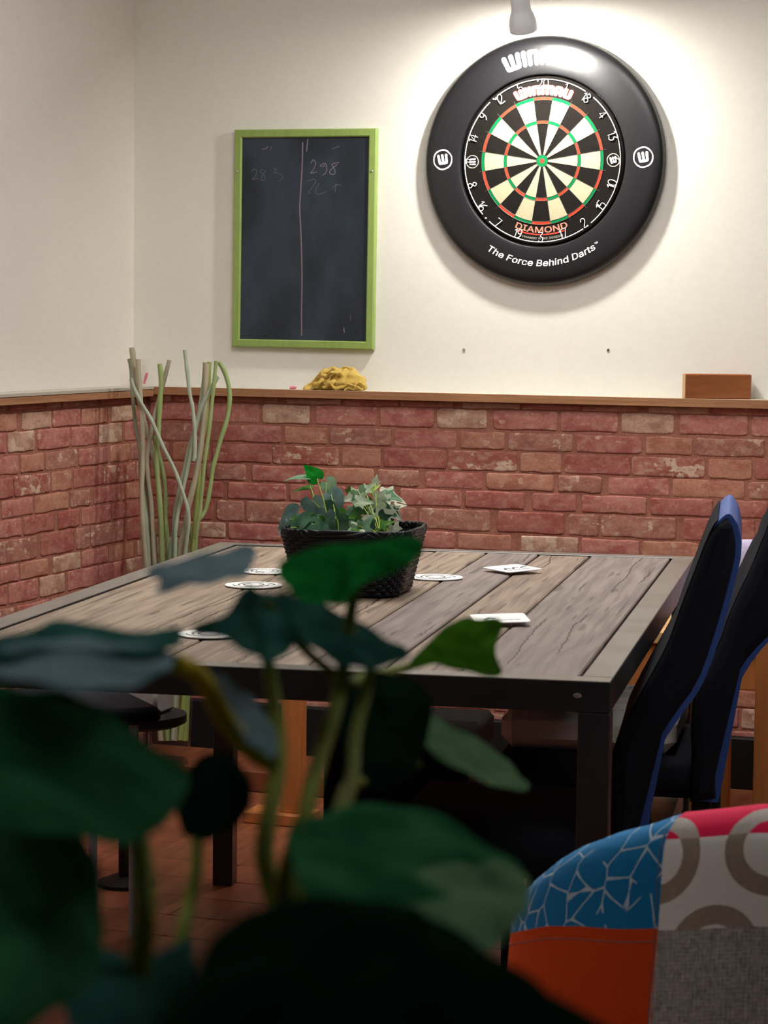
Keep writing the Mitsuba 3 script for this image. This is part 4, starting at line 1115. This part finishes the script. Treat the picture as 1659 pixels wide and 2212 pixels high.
def tub_point(phi, t):
    """t: distance along the surface from the ridge; positive = outside, negative = inside"""
    H = top_h(phi); rr = 0.042
    if t >= 0:
        arc = rr * math.pi / 2
        if t < arc: a = t / rr; rho, z = -rr + rr * math.sin(a), H - rr + rr * math.cos(a)
        else: e = t - arc; rho, z = 0.012 * math.sin(min(e / .25, 1) * math.pi / 2), H - rr - e
    else:
        t = -t; arc = rr * math.pi / 2
        if t < arc: a = t / rr; rho, z = -rr - rr * math.sin(a), H - rr + rr * math.cos(a)
        else: e = t - arc; rho, z = -2 * rr - .01 * math.sin(min(e / .2, 1) * math.pi / 2), H - rr - e
    R = AR + rho
    p = np.array([AX, AY, 0]) + _r0 * R * math.sin(phi) - _fwh * R * math.cos(phi); p[2] = z
    return p


def tub_patch(p0, p1, t0, t1, nphi, nt, m, name='patch', label=None, rise=0.0):
    v, uv = [], []
    for i in range(nphi + 1):
        for j in range(nt + 1):
            fi, fj = i / nphi, j / nt
            ta, tb_ = (t0(fi) if callable(t0) else t0), (t1(fi) if callable(t1) else t1)
            pa, pb = (p0(fj) if callable(p0) else p0), (p1(fj) if callable(p1) else p1)
            phi = pa + (pb - pa) * fi; t = ta + (tb_ - ta) * fj
            v.append(tub_point(phi, t)); uv.append((AR * phi, t))
    f = []
    for i in range(nphi):
        for j in range(nt):
            a, b = i * (nt + 1) + j, (i + 1) * (nt + 1) + j
            f += [[a, a + 1, b + 1], [a, b + 1, b]]
    m_ = trimesh.Trimesh(np.array(v), f, process=False)
    if rise: m_.vertices = np.array(m_.vertices) + rise * np.array(trimesh.Trimesh(np.array(v), f, process=False).vertex_normals)
    return put(name, m_, m, ac, smooth=True, uv=np.array(uv), label=label)


P0 = math.radians(-37.8)             # the upright seam seen in the photograph


def blue_fn(p, n, uv):
    w = (noise(uv.x * 60, uv.y * 60, 1.0) - .5) * .12
    a, b, c = voronoi(uv.x * 32 + 3.3 + w, uv.y * 30 + 1.7)
    line = smoothstep(.062, .03, b - a) * smoothstep(.18, .30, noise(uv.x * 45, uv.y * 45, 5.0))
    weave = 0.92 + 0.16 * noise(uv.x * 1400, uv.y * 1400, 1.0)
    return mix(C(22, 124, 184), C(206, 222, 230), line * .8) * weave


def ring_fn(p, n, uv):
    u, t = uv.x - float(AR * P0), uv.y
    best = mi.Float(9.0)
    for cu, ct in ((-.0055, .062), (.111, .058), (.058, .158), (.228, .06), (.17, .158), (-.06, .158), (.345, .06)):
        d = dr.abs(dr.sqrt(dr.square(u - cu) + dr.square((t - ct) * .98)) - .0365)
        best = dr.minimum(best, d)
    band = smoothstep(.0098, .0088, best)
    gr = noise(uv.x * 900, uv.y * 900, 1.0); sparkle = smoothstep(.8, .95, noise(uv.x * 420, uv.y * 160, 3.0))
    red = smoothstep(.0445, .0440, t)
    base = mix(C(238, 236, 233), C(232, 36, 84), red)
    bandc = mix(C(158, 146, 132), C(190, 182, 176), red) * (0.85 + .3 * gr)
    return mix(base * (0.95 + .1 * gr), bandc + C(120, 120, 120) * sparkle * .25, band)


def tweed_fn(p, n, uv):
    a = noise(uv.x * 620, uv.y * 180, 1.0); b = noise(uv.x * 180, uv.y * 620, 2.0)
    s = .5 + .25 * dr.sin(uv.x * 1500) + .25 * dr.sin(uv.y * 1500)
    return mix(C(206, 200, 194), C(116, 116, 120), dr.clip(a * .5 + b * .4 + s * .35 - .1, 0, 1))


mat('mat_patch_blue', fn=blue_fn, rough=0.8, sheen=0.5, spec=0.15)
mat('mat_patch_ring', fn=ring_fn, rough=0.8, sheen=0.3, spec=0.15)
mat('mat_patch_tweed', fn=tweed_fn, rough=0.9, spec=0.1)
mat('mat_patch_orange', fn=lambda p, n, uv: C(214, 74, 20) * (0.9 + .2 * noise(uv.x * 900, uv.y * 900, 1.0)), rough=0.85, sheen=0.4, spec=0.15)
mat('mat_patch_pink', fn=lambda p, n, uv: C(206, 150, 160) * (0.9 + .2 * noise(uv.x * 900, uv.y * 900, 1.0)), rough=0.85, spec=0.1)
mat('mat_patch_lining', srgb(60, 62, 70), rough=0.9, spec=0.1)
PE = math.radians(128)
s_left = lambda f: S1 - .095 * (1 - f)
S1 = 0.132
tub_patch(-PE, P0, -.30, s_left, 40, 26, 'mat_patch_blue', label='blue fabric patch with a white crackle of lines')
tub_patch(P0, math.radians(38), -.30, S1 + .002, 36, 26, 'mat_patch_ring', label='white fabric patch with taupe rings and a red top band')
tub_patch(-PE, lambda f: P0 - .02 * f, s_left, .42, 36, 10, 'mat_patch_orange', label='plain orange fabric patch')
tub_patch(lambda f: P0 - .02 * f, math.radians(38), S1 + .002, lambda f: .240 - .05 * f, 30, 8, 'mat_patch_tweed', label='grey woven fabric patch')
tub_patch(lambda f: P0 - .02, math.radians(38), lambda f: .240 - .05 * f, .42, 30, 8, 'mat_patch_pink', label='dusty pink fabric patch')
tub_patch(math.radians(38), PE, -.30, .14, 24, 20, 'mat_patch_orange'); tub_patch(math.radians(38), PE, .14, .42, 24, 8, 'mat_patch_blue')
thread = [tube([tub_point(P0 - .012 - .02 * max(0, t - S1) / .3, t) for t in np.linspace(.03, .40, 40)], .0006, 4), tube([tub_point(p, s_left((p + PE) / (P0 + PE)) + .013) for p in np.linspace(-PE, P0, 60)], .0006, 4)]
put('seam_stitching', cat(thread), 'mat_chalk', ac)
seat = lathe([(0, .30), (.25, .30), (.262, .32), (.262, .43), (.245, .46), (0, .47)], 40); put('seat', xform(seat, frame([AX, AY, 0], [1, 0, 0], [0, 1, 0], [0, 0, 1])), 'mat_patch_tweed', ac, smooth=40, uv=None)
put('base', xform(lathe([(0, .28), (.30, .28), (.345, .30), (.345, .33), (0, .33)], 40), frame([AX, AY, 0], [1, 0, 0], [0, 1, 0], [0, 0, 1])), 'mat_black', ac, smooth=40)
for a in (45, 135, 225, 315):
    c, s = math.cos(math.radians(a)), math.sin(math.radians(a))
    put('leg', tube([(AX + .22 * c, AY + .22 * s, .29), (AX + .27 * c, AY + .27 * s, 0.0)], np.array([.02, .012]), 10), 'mat_oak', ac, smooth=40)

# ------------------------------------------------------------------ the big ivy close in front
fg = thing('foreground_ivy', 'large dark green ivy rising out of focus close in front of the viewer', 'plant')


def big_leaf(poly, z, m, tilt=(0, 0), bulge=.004, mid=None, crease=.004):
    p = spline(poly, 56, closed=True); c = p.mean(0)
    rings, n = 7, len(p)
    v2 = [c]
    for r in range(1, rings + 1): v2 += list(c + (p - c) * r / rings)
    v2 = np.array(v2); rad = np.r_[0, np.repeat(np.arange(1, rings + 1) / rings, n)]
    dep = z * (1 + tilt[0] * (v2[:, 0] - c[0]) / 1000 + tilt[1] * (v2[:, 1] - c[1]) / 1000)
    V = np.array([at(x, y, d) for (x, y), d in zip(v2, dep)])
    nrm = np.cross(V[1 + (rings - 1) * n + n // 3] - V[0], V[1 + (rings - 1) * n] - V[0]); nrm /= np.linalg.norm(nrm)
    if nrm @ FW > 0: nrm = -nrm
    off = bulge * (1 - rad ** 2)
    if mid is not None:
        a, b = np.array(mid[0], float), np.array(mid[1], float); d = (b - a) / np.linalg.norm(b - a)
        w = np.abs((v2 - a) @ np.array([-d[1], d[0]])); off = off - crease * np.exp(-(w / 28.0) ** 2) * (1 - rad ** 4)
    off = off + .0005 * np.sin(np.r_[0, np.tile(np.arange(n), rings)] * .9) * rad ** 2
    V = V + nrm * off[:, None]; f = []
    for i in range(n):
        j = (i + 1) % n; f.append([0, 1 + i, 1 + j])
        for r in range(rings - 1):
            a, b = 1 + r * n, 1 + (r + 1) * n; f += [[a + i, b + i, b + j], [a + i, b + j, a + j]]
    f = np.array(f); k = len(V); V2 = V - nrm * .0005; e = 1 + (rings - 1) * n; sd = []
    for i in range(n):
        j = (i + 1) % n; sd += [[e + i, k + e + i, k + e + j], [e + i, k + e + j, e + j]]
    return put('leaf', trimesh.Trimesh(V, f, process=False), m, fg, smooth=True)


def big_stem(pts, r, m='mat_ivy_stem'):
    q = spline([at(*p) for p in pts], 24); put('stem', tube(q, np.linspace(r[0], r[1], 24), 10), m, fg, smooth=60)


big_leaf([(600, 1228), (640, 1196), (760, 1172), (905, 1165), (892, 1215), (810, 1250), (768, 1272), (745, 1302), (690, 1306), (632, 1282)], .80, 'mat_ivy_green', (.3, -1.27), .004, ((760, 1270), (760, 1170)))
big_leaf([(318, 1232), (400, 1207), (480, 1190), (550, 1180), (535, 1238), (480, 1256), (400, 1268), (332, 1284), (345, 1258)], .78, 'mat_ivy_slate', (.2, -1.53), .003, ((320, 1240), (550, 1210)))
big_leaf([(412, 1360), (490, 1322), (525, 1272), (560, 1275), (612, 1300), (640, 1380), (592, 1432), (560, 1424), (490, 1385)], .76, 'mat_ivy_teal', (.2, -0.68), .004, ((530, 1275), (590, 1425)))
big_leaf([(596, 1285), (660, 1292), (740, 1325), (830, 1375), (885, 1412), (830, 1440), (760, 1442), (690, 1410), (630, 1360)], .80, 'mat_ivy_teal', (.3, -0.68), .004, ((600, 1290), (880, 1412)))
big_leaf([(880, 1442), (935, 1378), (985, 1340), (1030, 1336), (1086, 1344), (1070, 1400), (1082, 1458), (1010, 1452), (945, 1436)], 1.15, 'mat_ivy_grass', (.3, -0.68), .004, ((885, 1440), (1080, 1380)))
big_leaf([(-30, 1388), (70, 1356), (150, 1338), (260, 1362), (385, 1358), (378, 1400), (300, 1412), (180, 1400), (60, 1404), (-30, 1420)], .66, 'mat_ivy_teal', (.2, -1.87), .003, ((0, 1395), (385, 1375)))
big_leaf([(-40, 1395), (120, 1376), (250, 1384), (350, 1398), (374, 1432), (320, 1468), (220, 1492), (80, 1476), (-40, 1440)], .62, 'mat_ivy_slate', (.2, -1.87), .003, ((0, 1430), (372, 1432)))
big_leaf([(-60, 1500), (60, 1492), (150, 1500), (245, 1545), (340, 1620), (408, 1668), (395, 1725), (335, 1800), (250, 1822), (120, 1800), (-60, 1760)], .60, 'mat_ivy_deep', (.3, -0.77), .006, ((-40, 1600), (400, 1670)))
big_leaf([(-60, 1690), (60, 1720), (150, 1780), (205, 1850), (222, 1980), (210, 2100), (120, 2180), (-60, 2240)], .55, 'mat_ivy_deep', (.3, -0.42), .006, ((-50, 1800), (150, 2150)))
big_leaf([(-40, 1930), (30, 1940), (95, 1985), (90, 2025), (20, 2010), (-40, 1985)], .53, 'mat_ivy_green', (.3, -0.77), .003)
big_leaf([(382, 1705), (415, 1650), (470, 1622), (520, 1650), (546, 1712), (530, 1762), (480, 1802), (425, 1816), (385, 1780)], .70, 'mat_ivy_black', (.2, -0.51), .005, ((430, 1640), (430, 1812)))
big_leaf([(432, 1455), (470, 1452), (520, 1485), (566, 1530), (600, 1600), (592, 1634), (560, 1620), (510, 1575), (470, 1515)], .72, 'mat_ivy_slate', (.3, -0.51), .003, ((440, 1460), (592, 1620)))
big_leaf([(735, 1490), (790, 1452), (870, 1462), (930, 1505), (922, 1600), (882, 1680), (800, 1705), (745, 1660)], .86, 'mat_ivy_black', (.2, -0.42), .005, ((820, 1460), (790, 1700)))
big_leaf([(885, 1560), (925, 1545), (980, 1570), (1065, 1618), (1118, 1668), (1142, 1702), (1095, 1704), (1010, 1672), (925, 1620)], .92, 'mat_ivy_sage', (.3, -0.68), .003, ((890, 1560), (1140, 1702)))
big_leaf([(622, 1795), (660, 1768), (760, 1742), (860, 1738), (960, 1765), (1060, 1830), (1130, 1882), (1142, 1955), (1100, 2010), (1050, 2050), (930, 2040), (790, 2010), (660, 1930), (630, 1860)], .62, 'mat_ivy_deep', (.3, -0.77), .007, ((640, 1790), (1100, 1985)), .006)
big_leaf([(835, 1935), (900, 1880), (1000, 1835), (1090, 1858), (1140, 1900), (1140, 1960), (1095, 2020), (1060, 2052), (980, 2010), (900, 1965)], .60, 'mat_ivy_sage', (.3, -1.02), .004, ((840, 1935), (1130, 1920)))
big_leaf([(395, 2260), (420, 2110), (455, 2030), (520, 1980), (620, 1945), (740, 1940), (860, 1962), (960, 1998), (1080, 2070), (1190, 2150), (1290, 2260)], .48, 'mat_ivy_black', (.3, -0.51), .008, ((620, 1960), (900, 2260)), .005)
big_leaf([(140, 2090), (220, 2050), (300, 2080), (400, 2030), (420, 2080), (400, 2240), (250, 2260), (150, 2220)], .58, 'mat_ivy_teal', (.3, -0.51), .004)
big_leaf([(590, 1905), (640, 1880), (690, 1900), (660, 1945), (600, 1950)], .68, 'mat_ivy_stem', (.3, -0.51), .002)
# stems and leaf stalks: (x, y, depth)
big_stem([(578, 1425, .76), (590, 1500, .74), (602, 1600, .72), (597, 1680, .70), (578, 1780, .68), (572, 1860, .67), (600, 1960, .66), (640, 2120, .64), (645, 2410, .64)], (.0022, .0034))
big_stem([(768, 1262, .80), (756, 1340, .80), (742, 1440, .79), (722, 1540, .76), (690, 1640, .74), (664, 1740, .70), (650, 1860, .68), (648, 2000, .66), (650, 2150, .64), (645, 2410, .64)], (.0020, .0034))
big_stem([(800, 1440, .82), (790, 1500, .82), (768, 1590, .80), (760, 1690, .76), (720, 1800, .72), (660, 1980, .66), (652, 2140, .64), (645, 2410, .64)], (.0018, .0028))
big_stem([(572, 1300, .78), (610, 1345, .78), (650, 1395, .79), (700, 1440, .79), (735, 1470, .79)], (.0016, .0018))
big_stem([(372, 1432, .66), (415, 1448, .68), (452, 1492, .70), (490, 1560, .71), (545, 1622, .71), (592, 1650, .71)], (.0030, .0030), 'mat_ivy_yellow')
big_stem([(300, 1815, .60), (312, 1900, .59), (312, 2000, .58), (298, 2100, .58), (292, 2260, .58), (420, 2390, .62), (560, 2430, .64)], (.0028, .0032))
big_stem([(425, 1812, .70), (424, 1880, .69), (408, 1960, .68), (395, 2040, .66), (420, 2180, .65), (520, 2330, .65), (600, 2430, .64)], (.0018, .0022))
big_stem([(905, 1650, .92), (850, 1672, .88), (790, 1690, .82), (748, 1700, .76), (700, 1860, .70)], (.0014, .0020))
big_stem([(885, 1440, 1.15), (840, 1452, 1.0), (790, 1462, .88), (755, 1480, .80)], (.0020, .0018))
big_stem([(640, 1795, .62), (625, 1850, .63), (610, 1930, .65), (630, 2060, .65), (645, 2410, .64)], (.0020, .0024))
# its pot and the stand below the frame
gp = at(640, 2330, .64)
pt = thing('ivy_pot', 'dark pot holding the large foreground ivy', 'flower pot')
PH = 1.062
put('shell', xform(lathe([(0, 0), (.055, 0), (.066, .10), (.070, .105), (.070, .115), (.064, .115), (.062, .10), (0.0, .10)], 40), frame([gp[0], gp[1], PH - .115], [1, 0, 0], [0, 1, 0], [0, 0, 1])), 'mat_black', pt, smooth=40)
put('soil', xform(lathe([(0, .104), (.03, .104), (.0625, .102)], 24), frame([gp[0], gp[1], PH - .115], [1, 0, 0], [0, 1, 0], [0, 0, 1])), 'mat_soil', pt, smooth=True)
sd = thing('plant_stand', 'dark wooden stand under the foreground ivy pot', 'plant stand')
put('top', rbox(gp[0] - .14, gp[0] + .14, gp[1] - .14, gp[1] + .14, PH - .145, PH - .1155, .004), 'mat_black', sd)
for dx in (-.12, .12):
    for dy in (-.12, .12): put('leg', rbox(gp[0] + dx - .015, gp[0] + dx + .015, gp[1] + dy - .015, gp[1] + dy + .015, 0, PH - .145, .002), 'mat_black', sd)

if 'floor__surface' in scene: labels['floor__surface'] = {'label': 'rest of the wooden floor'}
